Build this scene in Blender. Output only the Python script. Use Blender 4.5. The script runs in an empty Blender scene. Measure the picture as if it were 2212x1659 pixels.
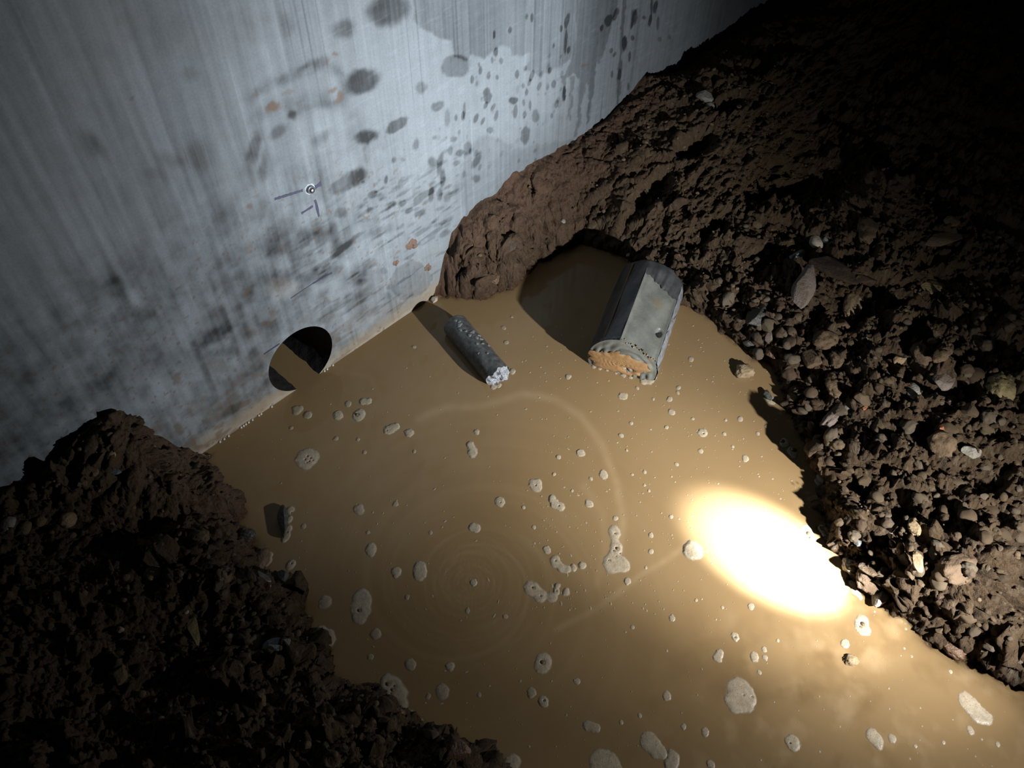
import bpy, math, random
import numpy as np

random.seed(7)
RNG = np.random.RandomState(11)
scene = bpy.context.scene
COL = scene.collection

# ------------------------------------------------------------------ camera
F, PITCH, YAW, ROLL = 1740.4, 0.87813, 0.81459, 0.01223
CX, CY = 1106.0, 829.5
CAM = np.array([0.0, -1.09194, 1.35043])
_fw = np.array([math.sin(YAW) * math.cos(PITCH), math.cos(YAW) * math.cos(PITCH), -math.sin(PITCH)])
_r = np.array([math.cos(YAW), -math.sin(YAW), 0.0])
_u = np.cross(_r, _fw)
ROT = np.array([math.cos(ROLL) * _r + math.sin(ROLL) * _u, -math.sin(ROLL) * _r + math.cos(ROLL) * _u, _fw])


def ray(x, y):
    d = np.array([(x - CX) / F, -(y - CY) / F, 1.0]) @ ROT
    return d / np.linalg.norm(d)


def on_z(x, y, z=0.0):
    d = ray(x, y)
    return CAM + d * ((z - CAM[2]) / d[2])


def on_wall(x, y, yy=0.0):
    d = ray(x, y)
    return CAM + d * ((yy - CAM[1]) / d[1])


def to_px(P):
    q = (np.asarray(P) - CAM) @ ROT.T
    return CX + F * q[..., 0] / q[..., 2], CY - F * q[..., 1] / q[..., 2]


cam_d = bpy.data.cameras.new('camera')
cam_d.sensor_width = 36.0
cam_d.lens = 36.0 * F / 2212.0
cam_d.clip_start = 0.01
cam_d.clip_end = 50
cam = bpy.data.objects.new('camera', cam_d)
COL.objects.link(cam)
from mathutils import Matrix, Vector
cam.matrix_world = Matrix(((ROT[0][0], ROT[1][0], -ROT[2][0], CAM[0]),
                           (ROT[0][1], ROT[1][1], -ROT[2][1], CAM[1]),
                           (ROT[0][2], ROT[1][2], -ROT[2][2], CAM[2]),
                           (0, 0, 0, 1)))
scene.camera = cam
scene.view_settings.view_transform = 'Standard'
scene.view_settings.look = 'None'
scene.view_settings.gamma = 1.0
scene.view_settings.use_curve_mapping = False
scene.view_settings.exposure = 0.0


# ------------------------------------------------------------------ noise
def _hash(ix, iy, iz, seed):
    h = (ix.astype(np.int64) * 374761393 + iy.astype(np.int64) * 668265263 + iz * 2147483647 + seed * 974634777) & 0xFFFFFFFF
    h = ((h ^ (h >> 13)) * 1274126177) & 0xFFFFFFFF
    h = ((h ^ (h >> 16)) * 2246822519) & 0xFFFFFFFF
    h = h ^ (h >> 15)
    return (h & 0xFFFFFF) / float(0xFFFFFF)


def vn2(x, y, seed=0):
    ix = np.floor(x).astype(np.int64); iy = np.floor(y).astype(np.int64)
    fx = x - ix; fy = y - iy
    fx = fx * fx * fx * (fx * (fx * 6 - 15) + 10); fy = fy * fy * fy * (fy * (fy * 6 - 15) + 10)
    a = _hash(ix, iy, 0, seed); b = _hash(ix + 1, iy, 0, seed)
    c = _hash(ix, iy + 1, 0, seed); d = _hash(ix + 1, iy + 1, 0, seed)
    return (a * (1 - fx) + b * fx) * (1 - fy) + (c * (1 - fx) + d * fx) * fy


def fbm2(x, y, seed=0, octv=4, gain=0.5):
    s = 0.0; a = 1.0; t = 0.0
    for i in range(octv):
        s = s + a * (vn2(x, y, seed + i * 17) * 2 - 1); t += a
        x = x * 2.03 + 5.1; y = y * 2.03 - 3.7; a *= gain
    return s / t


def vn3(x, y, z, seed=0):
    ix = np.floor(x).astype(np.int64); iy = np.floor(y).astype(np.int64); iz = np.floor(z).astype(np.int64)
    fx, fy, fz = x - ix, y - iy, z - iz
    fx = fx * fx * (3 - 2 * fx); fy = fy * fy * (3 - 2 * fy); fz = fz * fz * (3 - 2 * fz)
    r = 0.0
    for a in (0, 1):
        for b in (0, 1):
            for c in (0, 1):
                w = (fx if a else 1 - fx) * (fy if b else 1 - fy) * (fz if c else 1 - fz)
                r = r + w * _hash(ix + a, iy + b, (iz + c) * 1013, seed)
    return r


def fbm3(p, sc, seed=0, octv=3):
    s = 0.0; a = 1.0; t = 0.0
    q = p * sc
    for i in range(octv):
        s = s + a * (vn3(q[:, 0], q[:, 1], q[:, 2], seed + 31 * i) * 2 - 1); t += a; a *= 0.5
        q = q * 2.07 + 3.3
    return s / t


def worley(x, y, cell, seed):
    """distance to nearest jittered point, second nearest, and that point's random id"""
    gx = np.floor(x / cell).astype(np.int64); gy = np.floor(y / cell).astype(np.int64)
    d1 = np.full(x.shape, 9.0); d2 = np.full(x.shape, 9.0); rid = np.zeros(x.shape)
    for a in (-1, 0, 1):
        for b in (-1, 0, 1):
            cx = gx + a; cy = gy + b
            px = (cx + 0.1 + 0.8 * _hash(cx, cy, 1, seed)) * cell
            py = (cy + 0.1 + 0.8 * _hash(cx, cy, 2, seed)) * cell
            asp = 0.6 + 0.8 * _hash(cx, cy, 3, seed)
            th = _hash(cx, cy, 4, seed) * math.pi
            dx = x - px; dy = y - py
            u = (dx * np.cos(th) + dy * np.sin(th)) * asp; v = (-dx * np.sin(th) + dy * np.cos(th)) / asp
            d = np.sqrt(u * u + v * v) / cell
            m = d < d1
            d2 = np.where(m, d1, np.minimum(d2, d))
            rid = np.where(m, _hash(cx, cy, 5, seed), rid)
            d1 = np.where(m, d, d1)
    return d1, d2, rid


def sstep(a, b, x):
    t = np.clip((x - a) / (b - a), 0, 1)
    return t * t * (3 - 2 * t)


def poly_sd(X, Y, poly):
    """signed distance to a closed polygon, positive outside"""
    poly = np.asarray(poly, float)
    best = np.full(X.shape, 1e18); inside = np.zeros(X.shape, bool)
    n = len(poly)
    for i in range(n):
        x0, y0 = poly[i]; x1, y1 = poly[(i + 1) % n]
        ex, ey = x1 - x0, y1 - y0
        L = ex * ex + ey * ey + 1e-18
        t = np.clip(((X - x0) * ex + (Y - y0) * ey) / L, 0, 1)
        d = (X - x0 - t * ex) ** 2 + (Y - y0 - t * ey) ** 2
        best = np.minimum(best, d)
        c = (y0 > Y) != (y1 > Y)
        xi = x0 + (Y - y0) * ex / (ey if abs(ey) > 1e-12 else 1e-12)
        inside ^= c & (X < xi)
    return np.where(inside, -1, 1) * np.sqrt(best)


# ------------------------------------------------------------------ mesh helpers
def mesh_obj(name, verts, faces, mat=None, parent=None, smooth=True, attrs=None, loc=None, link=True):
    verts = np.asarray(verts, np.float32)
    me = bpy.data.meshes.new(name)
    if isinstance(faces, np.ndarray):
        nf, k = faces.shape
        me.vertices.add(len(verts)); me.vertices.foreach_set('co', verts.ravel())
        me.loops.add(nf * k); me.loops.foreach_set('vertex_index', faces.astype(np.int32).ravel())
        me.polygons.add(nf)
        me.polygons.foreach_set('loop_start', np.arange(0, nf * k, k, dtype=np.int32))
        try:
            me.polygons.foreach_set('loop_total', np.full(nf, k, np.int32))
        except Exception:
            pass
        me.update(calc_edges=True)
        me.validate()
    else:
        me.from_pydata([tuple(v) for v in verts], [], faces)
        me.update()
    me.polygons.foreach_set('use_smooth', np.full(len(me.polygons), smooth))
    for k2, v in (attrs or {}).items():
        a = me.attributes.new(k2, 'FLOAT', 'POINT')
        a.data.foreach_set('value', np.asarray(v, np.float32).ravel())
    if mat:
        me.materials.append(mat)
    o = bpy.data.objects.new(name, me)
    if loc is not None:
        o.location = loc
    if link:
        COL.objects.link(o)
    if parent:
        o.parent = parent
    return o


def tag(o, label, cat, group=None, kind=None):
    o['label'] = label
    o['category'] = cat
    if group:
        o['group'] = group
    if kind:
        o['kind'] = kind
    return o


def empty(name, loc, label, cat, group=None):
    o = bpy.data.objects.new(name, None)
    o.empty_display_size = 0.02
    COL.objects.link(o)
    o.location = loc
    tag(o, label, cat, group)
    return o


def grid_faces(nx, ny):
    i = np.arange(nx - 1)[None, :] + (np.arange(ny - 1) * nx)[:, None]
    i = i.ravel()
    return np.stack([i, i + 1, i + nx + 1, i + nx], 1)


# ------------------------------------------------------------------ materials
def new_mat(name):
    m = bpy.data.materials.new(name)
    m.use_nodes = True
    nt = m.node_tree
    b = nt.nodes['Principled BSDF']
    return m, nt, b


def N(nt, typ, **kw):
    n = nt.nodes.new(typ)
    for k, v in kw.items():
        if k.startswith('i_'):
            n.inputs[k[2:].replace('_', ' ')].default_value = v
        else:
            setattr(n, k, v)
    return n


def L(nt, a, b):
    nt.links.new(a, b)


def attr(nt, name):
    return N(nt, 'ShaderNodeAttribute', attribute_name=name)


def mixc(nt, fac, a, b, blend='MIX'):
    n = N(nt, 'ShaderNodeMix', data_type='RGBA', blend_type=blend)
    for s, v in ((n.inputs[0], fac), (n.inputs[6], a), (n.inputs[7], b)):
        if hasattr(v, 'links') or hasattr(v, 'is_linked'):
            L(nt, v, s)
        elif isinstance(v, (int, float)):
            s.default_value = v
        else:
            s.default_value = (*v, 1) if len(v) == 3 else v
    return n.outputs[2]


def noise(nt, scale, detail=4, rough=0.6, coord=None, dist=0.0):
    n = N(nt, 'ShaderNodeTexNoise')
    n.inputs['Scale'].default_value = scale
    n.inputs['Detail'].default_value = detail
    n.inputs['Roughness'].default_value = rough
    n.inputs['Distortion'].default_value = dist
    if coord is not None:
        L(nt, coord, n.inputs['Vector'])
    return n.outputs['Fac']


def ramp(nt, fac, stops):
    n = N(nt, 'ShaderNodeValToRGB')
    cr = n.color_ramp
    while len(cr.elements) < len(stops):
        cr.elements.new(0.5)
    for e, (p, c) in zip(cr.elements, stops):
        e.position = p
        e.color = (*c, 1) if len(c) == 3 else (c[0], c[0], c[0], 1)
    L(nt, fac, n.inputs[0])
    return n.outputs[0]


def bump(nt, h, strength, dist, prev=None):
    n = N(nt, 'ShaderNodeBump')
    n.inputs['Strength'].default_value = strength
    n.inputs['Distance'].default_value = dist
    L(nt, h, n.inputs['Height'])
    if prev is not None:
        L(nt, prev, n.inputs['Normal'])
    return n.outputs[0]


def maprange(nt, v, a, b, c, d):
    n = N(nt, 'ShaderNodeMapRange')
    for i, x in enumerate((a, b, c, d)):
        n.inputs[i + 1].default_value = x
    L(nt, v, n.inputs[0])
    return n.outputs[0]


def mat_concrete():
    m, nt, b = new_mat('cast_concrete')
    tone, rust, tan, wet = (attr(nt, k).outputs['Fac'] for k in ('tone', 'rust', 'tan', 'wet'))
    geo = N(nt, 'ShaderNodeNewGeometry').outputs['Position']
    fine = noise(nt, 260, 5, 0.7, geo)
    c0 = ramp(nt, fine, [(0.25, (0.218, 0.258, 0.293)), (0.75, (0.298, 0.343, 0.384))])
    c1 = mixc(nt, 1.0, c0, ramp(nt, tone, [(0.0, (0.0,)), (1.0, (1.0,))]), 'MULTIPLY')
    c2 = mixc(nt, tan, c1, (0.30, 0.235, 0.15))
    c3 = mixc(nt, rust, c2, (0.105, 0.068, 0.042))
    L(nt, c3, b.inputs['Base Color'])
    L(nt, maprange(nt, wet, 0, 1, 0.7, 0.5), b.inputs['Roughness'])
    b.inputs['Specular IOR Level'].default_value = 0.22
    L(nt, bump(nt, fine, 0.25, 0.0015), b.inputs['Normal'])
    return m


def mat_soil():
    m, nt, b = new_mat('excavated_soil')
    wet, clay, rid = (attr(nt, k).outputs['Fac'] for k in ('wet', 'clay', 'stone'))
    geo = N(nt, 'ShaderNodeNewGeometry').outputs['Position']
    f1 = noise(nt, 90, 6, 0.7, geo)
    f2 = noise(nt, 420, 4, 0.7, geo)
    f3 = noise(nt, 14, 4, 0.6, geo)
    soil = ramp(nt, f1, [(0.25, (0.040, 0.021, 0.010)), (0.5, (0.072, 0.041, 0.019)), (0.75, (0.115, 0.069, 0.034))])
    pal = ramp(nt, rid, [(0.0, (0.068, 0.039, 0.019)), (0.35, (0.102, 0.062, 0.031)), (0.6, (0.12, 0.078, 0.042)),
                         (0.75, (0.1, 0.062, 0.045)), (0.83, (0.13, 0.115, 0.088)), (0.9, (0.15, 0.115, 0.06)), (0.95, (0.21, 0.18, 0.135)), (1.0, (0.13, 0.055, 0.035))])
    c = mixc(nt, 0.68, soil, pal)
    c = mixc(nt, ramp(nt, f3, [(0.35, (0.0,)), (0.7, (0.5,))]), c, (0.115, 0.076, 0.036))
    cl = ramp(nt, f1, [(0.3, (0.09, 0.045, 0.027)), (0.7, (0.158, 0.086, 0.057))])
    c = mixc(nt, clay, c, cl)
    c = mixc(nt, wet, c, mixc(nt, 0.8, c, (0.75, 0.66, 0.6), 'MULTIPLY'))
    L(nt, c, b.inputs['Base Color'])
    L(nt, maprange(nt, wet, 0, 1, 0.85, 0.16), b.inputs['Roughness'])
    n1 = bump(nt, f2, 0.9, 0.005)
    n3 = bump(nt, noise(nt, 190, 5, 0.7, geo, 0.4), 0.9, 0.008, n1)
    n2 = bump(nt, f1, 0.9, 0.010, n3)
    L(nt, n2, b.inputs['Normal'])
    return m


def mat_stone(name, cols, rough=0.8, dirt=0.45, spot=None, bumpd=0.003):
    m, nt, b = new_mat(name)
    oi = N(nt, 'ShaderNodeObjectInfo')
    tc = N(nt, 'ShaderNodeTexCoord').outputs['Object']
    add = N(nt, 'ShaderNodeVectorMath', operation='ADD')
    L(nt, tc, add.inputs[0]); L(nt, oi.outputs['Random'], add.inputs[1])
    v = add.outputs[0]
    base = ramp(nt, oi.outputs['Random'], [(i / max(1, len(cols) - 1), c) for i, c in enumerate(cols)]) if len(cols) > 1 else cols[0]
    f = noise(nt, 60, 5, 0.65, v)
    f2 = noise(nt, 300, 4, 0.7, v)
    c = mixc(nt, ramp(nt, f, [(0.3, (0.0,)), (0.75, (0.5,))]), base, mixc(nt, 1.0, base, (0.5, 0.47, 0.42), 'MULTIPLY'))
    c = mixc(nt, ramp(nt, noise(nt, 25, 4, 0.6, v), [(0.42, (0.0,)), (0.62, (dirt,))]), c, (0.09, 0.058, 0.031))
    L(nt, c, b.inputs['Base Color'])
    b.inputs['Roughness'].default_value = rough
    L(nt, bump(nt, f2, 0.6, bumpd, bump(nt, f, 0.6, bumpd * 2)), b.inputs['Normal'])
    return m


def mat_plain(name, col, rough=0.6, var=None, vs=80, bs=0.0, metallic=0.0):
    m, nt, b = new_mat(name)
    tc = N(nt, 'ShaderNodeTexCoord').outputs['Object']
    f = noise(nt, vs, 5, 0.65, tc)
    c = ramp(nt, f, [(0.3, var or tuple(0.7 * x for x in col)), (0.7, col)])
    L(nt, c, b.inputs['Base Color'])
    b.inputs['Roughness'].default_value = rough
    b.inputs['Metallic'].default_value = metallic
    if bs:
        L(nt, bump(nt, f, 0.6, bs), b.inputs['Normal'])
    return m


def mat_water():
    m, nt, b = new_mat('muddy_water')
    film, dep = (attr(nt, k).outputs['Fac'] for k in ('film', 'turbid'))
    geo = N(nt, 'ShaderNodeNewGeometry').outputs['Position']
    c = ramp(nt, film, [(0.0, (0.165, 0.108, 0.051)), (0.25, (0.245, 0.168, 0.085)), (1.0, (0.44, 0.335, 0.205))])
    L(nt, c, b.inputs['Base Color'])
    b.inputs['Roughness'].default_value = 0.07
    b.inputs['IOR'].default_value = 1.33
    L(nt, dep, b.inputs['Alpha'])
    L(nt, bump(nt, noise(nt, 14, 2, 0.5, geo), 0.05, 0.01), b.inputs['Normal'])
    return m


def mat_foam(name='silty_foam', alpha=1.0):
    m, nt, b = new_mat(name)
    tc = N(nt, 'ShaderNodeTexCoord').outputs['Object']
    vo = N(nt, 'ShaderNodeTexVoronoi', i_Scale=420.0)
    L(nt, tc, vo.inputs['Vector'])
    f = noise(nt, 120, 3, 0.6, tc)
    fc_ = ramp(nt, f, [(0.3, (0.36, 0.305, 0.22)), (0.7, (0.5, 0.435, 0.335))])
    vb = N(nt, 'ShaderNodeTexVoronoi', i_Scale=260.0)
    L(nt, tc, vb.inputs['Vector'])
    dots = ramp(nt, vb.outputs['Distance'], [(0.16, (0.55,)), (0.24, (0.0,))])
    L(nt, mixc(nt, dots, fc_, (0.2, 0.145, 0.08)), b.inputs['Base Color'])
    b.inputs['Roughness'].default_value = 0.42
    L(nt, bump(nt, vo.outputs['Distance'], 0.25, 0.0008), b.inputs['Normal'])
    L(nt, maprange(nt, attr(nt, 'cover').outputs['Fac'], 0, 1, 0, alpha), b.inputs['Alpha'])
    return m


M_CONC = mat_concrete()
M_SOIL = mat_soil()
M_WATER = mat_water()
M_FOAM = mat_foam('silty_foam', 0.85)
M_THIN = mat_foam('thin_foam', 0.68)
M_BUBBLE = mat_plain('bubble_film', (0.16, 0.115, 0.065), 0.12, (0.1, 0.07, 0.04))
M_BROWN = mat_stone('brown_clod', [(0.1, 0.066, 0.037), (0.14, 0.097, 0.056), (0.11, 0.072, 0.046), (0.155, 0.115, 0.07)], 0.85, 0.4)
M_GRAVEL = mat_stone('mixed_gravel', [(0.085, 0.053, 0.027), (0.13, 0.087, 0.046), (0.18, 0.13, 0.074), (0.15, 0.118, 0.075), (0.2, 0.17, 0.125), (0.115, 0.068, 0.04)], 0.75, 0.6)
M_TAN = mat_stone('tan_stone', [(0.33, 0.25, 0.15)], 0.75, 0.45)
M_GREY = mat_stone('grey_stone', [(0.27, 0.265, 0.245)], 0.7, 0.4)
M_MAUVE = mat_stone('mauve_stone', [(0.2, 0.165, 0.148)], 0.7, 0.4)
M_PALE = mat_stone('pale_stone', [(0.5, 0.46, 0.39)], 0.55, 0.25)
M_DARK = mat_stone('dark_wet_stone', [(0.045, 0.05, 0.048)], 0.25, 0.2)
M_OLIVE = mat_stone('olive_stone', [(0.3, 0.25, 0.125)], 0.7, 0.35)
M_RED = mat_stone('red_stone', [(0.34, 0.12, 0.065)], 0.45, 0.25)
M_BLUE = mat_stone('slate_blue_stone', [(0.22, 0.27, 0.3)], 0.5, 0.25)
M_WETB = mat_stone('wet_brown_stone', [(0.14, 0.085, 0.055)], 0.22, 0.25)
M_SHADE_BROWN = mat_stone('shade_brown_slab', [(0.028, 0.017, 0.01)], 0.85, 0.4)  # near-black colour carries the shade on top of the flat stone
STONE_MATS = dict(brown=M_BROWN, tan=M_TAN, grey=M_GREY, mauve=M_MAUVE, pale=M_PALE, dark=M_DARK, olive=M_OLIVE,
                  red=M_RED, blue=M_BLUE, wet=M_WETB, shade_brown=M_SHADE_BROWN, gravel=M_GRAVEL)

# ------------------------------------------------------------------ terrain
SHORE_L = [(452, 967), (443, 1000), (480, 1050), (515, 1085), (528, 1105), (515, 1132), (543, 1160), (572, 1210),
           (558, 1248), (600, 1255), (628, 1268), (640, 1303), (638, 1325), (668, 1345), (678, 1370), (700, 1392),
           (700, 1420), (708, 1470), (750, 1490), (800, 1503), (832, 1500), (860, 1540), (890, 1570), (922, 1590),
           (980, 1600), (1005, 1612), (1030, 1640), (1060, 1662)]
SHORE_R = [(2225, 1474), (2160, 1455), (2110, 1432), (2060, 1412), (2010, 1372), (1980, 1345), (1942, 1330),
           (1902, 1300), (1852, 1270), (1830, 1222), (1800, 1180), (1782, 1140), (1772, 1090), (1777, 1050),
           (1770, 1010), (1740, 960), (1712, 900), (1694, 850), (1672, 792), (1620, 772), (1600, 742), (1560, 702),
           (1520, 677), (1480, 655), (1450, 640), (1400, 590), (1345, 556), (1300, 530), (1250, 514), (1200, 540), (1150, 576), (1110, 612),
           (1090, 622), (1040, 636), (980, 633), (932, 641)]
poly = [tuple(on_z(*q)[:2]) for q in SHORE_L] + [(0.26, -1.0), (0.33, -1.4), (0.4, -2.1), (0.98, -2.1), (0.93, -1.55)] + \
       [tuple(on_z(*q)[:2]) for q in SHORE_R]
poly = [(poly[0][0], 0.06)] + poly + [(poly[-1][0], 0.06)]

CONTACT = [(-60, 1098), (0, 1060), (60, 1025), (130, 985), (200, 935), (250, 908), (290, 925), (330, 950), (390, 965), (440, 982)]
CONTACT_R = [(935, 638), (945, 610), (955, 570), (975, 510), (1005, 462), (1060, 425), (1110, 375), (1150, 352), (1220, 315),
             (1300, 262), (1335, 230), (1365, 195), (1390, 165), (1430, 160), (1465, 150), (1530, 115), (1600, 62),
             (1650, 35), (1700, 5), (1780, -40)]
cl = np.array([on_wall(*q) for q in CONTACT])
cr = np.array([on_wall(*q) for q in CONTACT_R])
zx = np.concatenate([[-2.0], cl[:, 0], cr[:, 0], [4.5]])
zz = np.concatenate([[0.2], cl[:, 2], cr[:, 2], [0.22]])
_o = np.argsort(zx); zx, zz = zx[_o], zz[_o]

# the big core: pose recovered from its rims
BC_P = np.array([1.0056, -0.4721, 0.0264]); BC_R = 0.0781; BC_L = 0.2681
_az, _el = 1.1546, 0.023
BC_N = np.array([math.sin(_az) * math.cos(_el), math.cos(_az) * math.cos(_el), math.sin(_el)])
SC_A = np.array([0.841, -0.114, 0.017]); SC_B = np.array([0.802, -0.294, 0.013]); SC_R = 0.0295

BUMPS = [  # pixel on the z=0 plane, height, radius : mounds and hollows of the banks
    (1815, 1045, 0.036, 0.045), (1850, 1245, -0.026, 0.05), (1885, 1275, -0.02, 0.04), (1770, 930, -0.03, 0.05), (1900, 1185, -0.02, 0.04), (1850, 1150, 0.02, 0.03),
    (2060, 1260, 0.05, 0.07), (2180, 1350, -0.05, 0.06), (2170, 1440, 0.03, 0.05),
    (1670, 600, -0.05, 0.07), (1800, 720, -0.04, 0.05), (1980, 720, -0.04, 0.08), (1870, 520, 0.06, 0.07), (1760, 470, -0.07, 0.1), (2000, 440, -0.06, 0.14),
    (520, 1120, 0.035, 0.05), (350, 1090, 0.05, 0.08), (330, 1230, -0.07, 0.09), (450, 1500, -0.07, 0.1), (640, 1330, 0.03, 0.06),
    (480, 1290, 0.04, 0.06), (830, 1560, 0.03, 0.05), (1000, 1650, 0.05, 0.05), (700, 1500, 0.02, 0.05), (230, 1000, 0.02, 0.05),
    (2120, 950, 0.03, 0.1), (1950, 900, 0.02, 0.08), (1420, 170, 0.02, 0.05)]
DENTS = [(1421, 352, 58, 14, -28), (1506, 295, 48, 12, -22), (1571, 237, 42, 10, -18), (1646, 182, 40, 9, -8), (1696, 135, 36, 7, -6),
         (1700, 330, 40, 10, -25), (1760, 300, 36, 8, -20)]


def terrain(X, Y):
    wx = X + 0.016 * fbm2(X * 22, Y * 22, 3, 3) + 0.006 * fbm2(X * 80, Y * 80, 5, 2)
    wy = Y + 0.016 * fbm2(X * 22 + 40, Y * 22, 4, 3) + 0.006 * fbm2(X * 80 + 9, Y * 80, 6, 2)
    d = poly_sd(wx, wy, poly)
    out = np.maximum(d, 0); ins = np.maximum(-d, 0)
    left = sstep(0.62, 0.4, X)
    back = sstep(-0.42, -0.2, Y) * sstep(0.7, 0.85, X)      # clay face next to the wall and behind the big core
    right = np.clip(1 - left - back, 0, 1)
    fl = 0.17 * (1 - np.exp(-out / 0.10)) + 0.06 * out
    soft = sstep(1.3, 1.6, X)
    wb = 0.07 + 0.15 * soft
    fb = (0.20 + 0.07 * soft) * (1 - np.exp(-out / wb)) + 0.03 * out
    fr = 0.055 * (1 - np.exp(-out / 0.03)) + 0.16 * out / (1 + 0.35 * out)
    f = left * fl + back * fb + right * fr

    zw = np.interp(X, zx, zz)
    dw = poly_sd(X, np.zeros_like(X), poly)
    ow = np.maximum(dw, 0)
    fw_ = left * 0.17 * (1 - np.exp(-ow / 0.10)) + left * 0.06 * ow + (1 - left) * ((0.20 + 0.07 * soft) * (1 - np.exp(-ow / wb)) + 0.03 * ow)
    f = f + np.where(d > 0, 1, 0) * (zw - fw_) * np.exp(-np.abs(Y) / 0.11) * sstep(0.0, 0.03, out + 0.02 * np.exp(-np.abs(Y) / 0.02))
    f = f - 0.10 * (1 - np.exp(-ins / (0.05 + 0.22 * right * sstep(-1.12, -1.35, Y)))) - 0.35 * np.minimum(ins, 0.02) * (1 - 0.8 * right * sstep(-1.12, -1.35, Y))
    amp = sstep(0.0, 0.05, out)
    for (bx, by, h, r) in BUMPS:
        p = on_z(bx, by)
        f = f + h * np.exp(-((X - p[0]) ** 2 + (Y - p[1]) ** 2) / (r * r)) * sstep(-0.01, 0.03, d)
    clay = sstep(0.02, -0.12, np.abs(Y) - 0.14 - 0.1 * fbm2(X * 6, Y * 6, 21, 3)) * back
    cb = on_z(500, 1120); clay = np.maximum(clay, 0.75 * np.exp(-((X - cb[0] + .02) ** 2 + (Y - cb[1]) ** 2) / 0.012))
    cb = on_z(380, 985); clay = np.maximum(clay, 0.7 * np.exp(-((X - cb[0] + .02) ** 2 + (Y - cb[1]) ** 2) / 0.008))
    clay = clay * (0.65 + 0.35 * fbm2(X * 30, Y * 30, 61, 3))
    gy_, gx_ = np.gradient(f, ys, xs)
    for _ in range(3):
        gx_[1:-1, 1:-1] = (gx_[1:-1, 1:-1] + gx_[:-2, 1:-1] + gx_[2:, 1:-1] + gx_[1:-1, :-2] + gx_[1:-1, 2:]) / 5
        gy_[1:-1, 1:-1] = (gy_[1:-1, 1:-1] + gy_[:-2, 1:-1] + gy_[2:, 1:-1] + gy_[1:-1, :-2] + gy_[1:-1, 2:]) / 5
    nl = np.sqrt(1 + gx_ ** 2 + gy_ ** 2)
    # surface coordinates that keep their scale on the steep faces
    zc = np.maximum(f, -0.05)
    SX = X + zc * (0.8 * right - 0.9 * left + 0.15 * back)
    SY = Y + 1.1 * zc * back + 0.25 * zc * left
    g = (0.018 * fbm2(SX * 9, SY * 9, 8, 4)) * amp * (1 - 0.5 * clay)
    rough = (1 - 0.72 * clay)
    k = sstep(-0.02, 0.015, d)
    plate = back * sstep(-0.34, -0.22, Y)
    rough = rough * (1 - 0.45 * plate)
    sid = vn2(SX * 900, SY * 900, 2) * 0.35 + 0.1
    for cell, hh, keep, sd in ((0.060, 0.42, 0.40, 101), (0.034, 0.5, 0.55, 102), (0.019, 0.55, 0.7, 103), (0.011, 0.55, 0.8, 104), (0.0065, 0.5, 0.8, 105)):
        qx = SX + 0.35 * cell * fbm2(SX / cell * 1.7, SY / cell * 1.7, sd + 7, 2)
        qy = SY + 0.35 * cell * fbm2(SX / cell * 1.7 + 31, SY / cell * 1.7, sd + 8, 2)
        d1, d2, rid = worley(qx, qy, cell, sd)
        rad = 0.28 + 0.34 * ((rid * 7.3) % 1)
        cap = np.sqrt(np.clip(1 - (d1 / rad) ** 2, 0, 1))
        tl = (rid * 19.7) % 1 * 6.28
        cap = np.minimum(cap, 0.5 + 0.4 * ((rid * 13.7) % 1) + 0.35 * (np.cos(tl) * np.sin(qx / cell * 3) + np.sin(tl) * np.sin(qy / cell * 3)) * 0.5)
        on = rid < keep
        b = np.where(on, np.maximum(cap, 0) * rad * cell * hh * 2.1, 0)
        g = g + b * rough * k
        sid = np.where(on & (cap > 0.12), (rid / keep * 3.17) % 1, sid)
    g = g + 0.008 * fbm2(SX * 48, SY * 48, 93, 3) * right * k
    g = g - 0.026 * sstep(0.12, 0.5, fbm2(SX * 11, SY * 11, 91, 3)) * (right + 0.5 * left) * amp
    d1, d2, rid = worley(SX + 0.02 * fbm2(SX * 25, SY * 25, 71, 2), SY + 0.02 * fbm2(SX * 25 + 7, SY * 25, 72, 2), 0.10, 131)
    crack = sstep(0.09, 0.0, d2 - d1) * sstep(0.4, 0.65, vn2(SX * 7, SY * 7, 77))
    g = g - 0.020 * crack * plate * k + (0.016 * rid) * plate * k
    g = g + 0.0050 * fbm2(SX * 130, SY * 130, 9, 4, 0.65) * k * (1 - 0.45 * clay)
    g = g - 0.006 * sstep(0.25, 0.6, fbm2(SX * 55, SY * 55, 15, 3)) * k * clay
    g = g * sstep(0.0, -0.02, Y + 0.004 * 0)
    for (bx, by, a, c2, ang) in DENTS:
        p = on_z(bx, by, 0.22)
        p1 = on_z(bx + a * math.cos(math.radians(ang)), by + a * math.sin(math.radians(ang)), 0.22)
        e = p1 - p; La = np.linalg.norm(e[:2]); e = e[:2] / La
        W = La * 0.42
        u = ((X - p[0]) * e[0] + (Y - p[1]) * e[1]) / La
        v = (-(X - p[0]) * e[1] + (Y - p[1]) * e[0]) / W
        g = g - 0.055 * sstep(1.1, 0.45, np.sqrt(u * u + v * v))
    OX = X - gx_ / nl * g; OY = np.minimum(Y - gy_ / nl * g, np.where(Y > -0.001, Y, -0.0005)); OZ = f + g / nl
    f = f + g * np.minimum(nl, 1.7)

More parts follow.
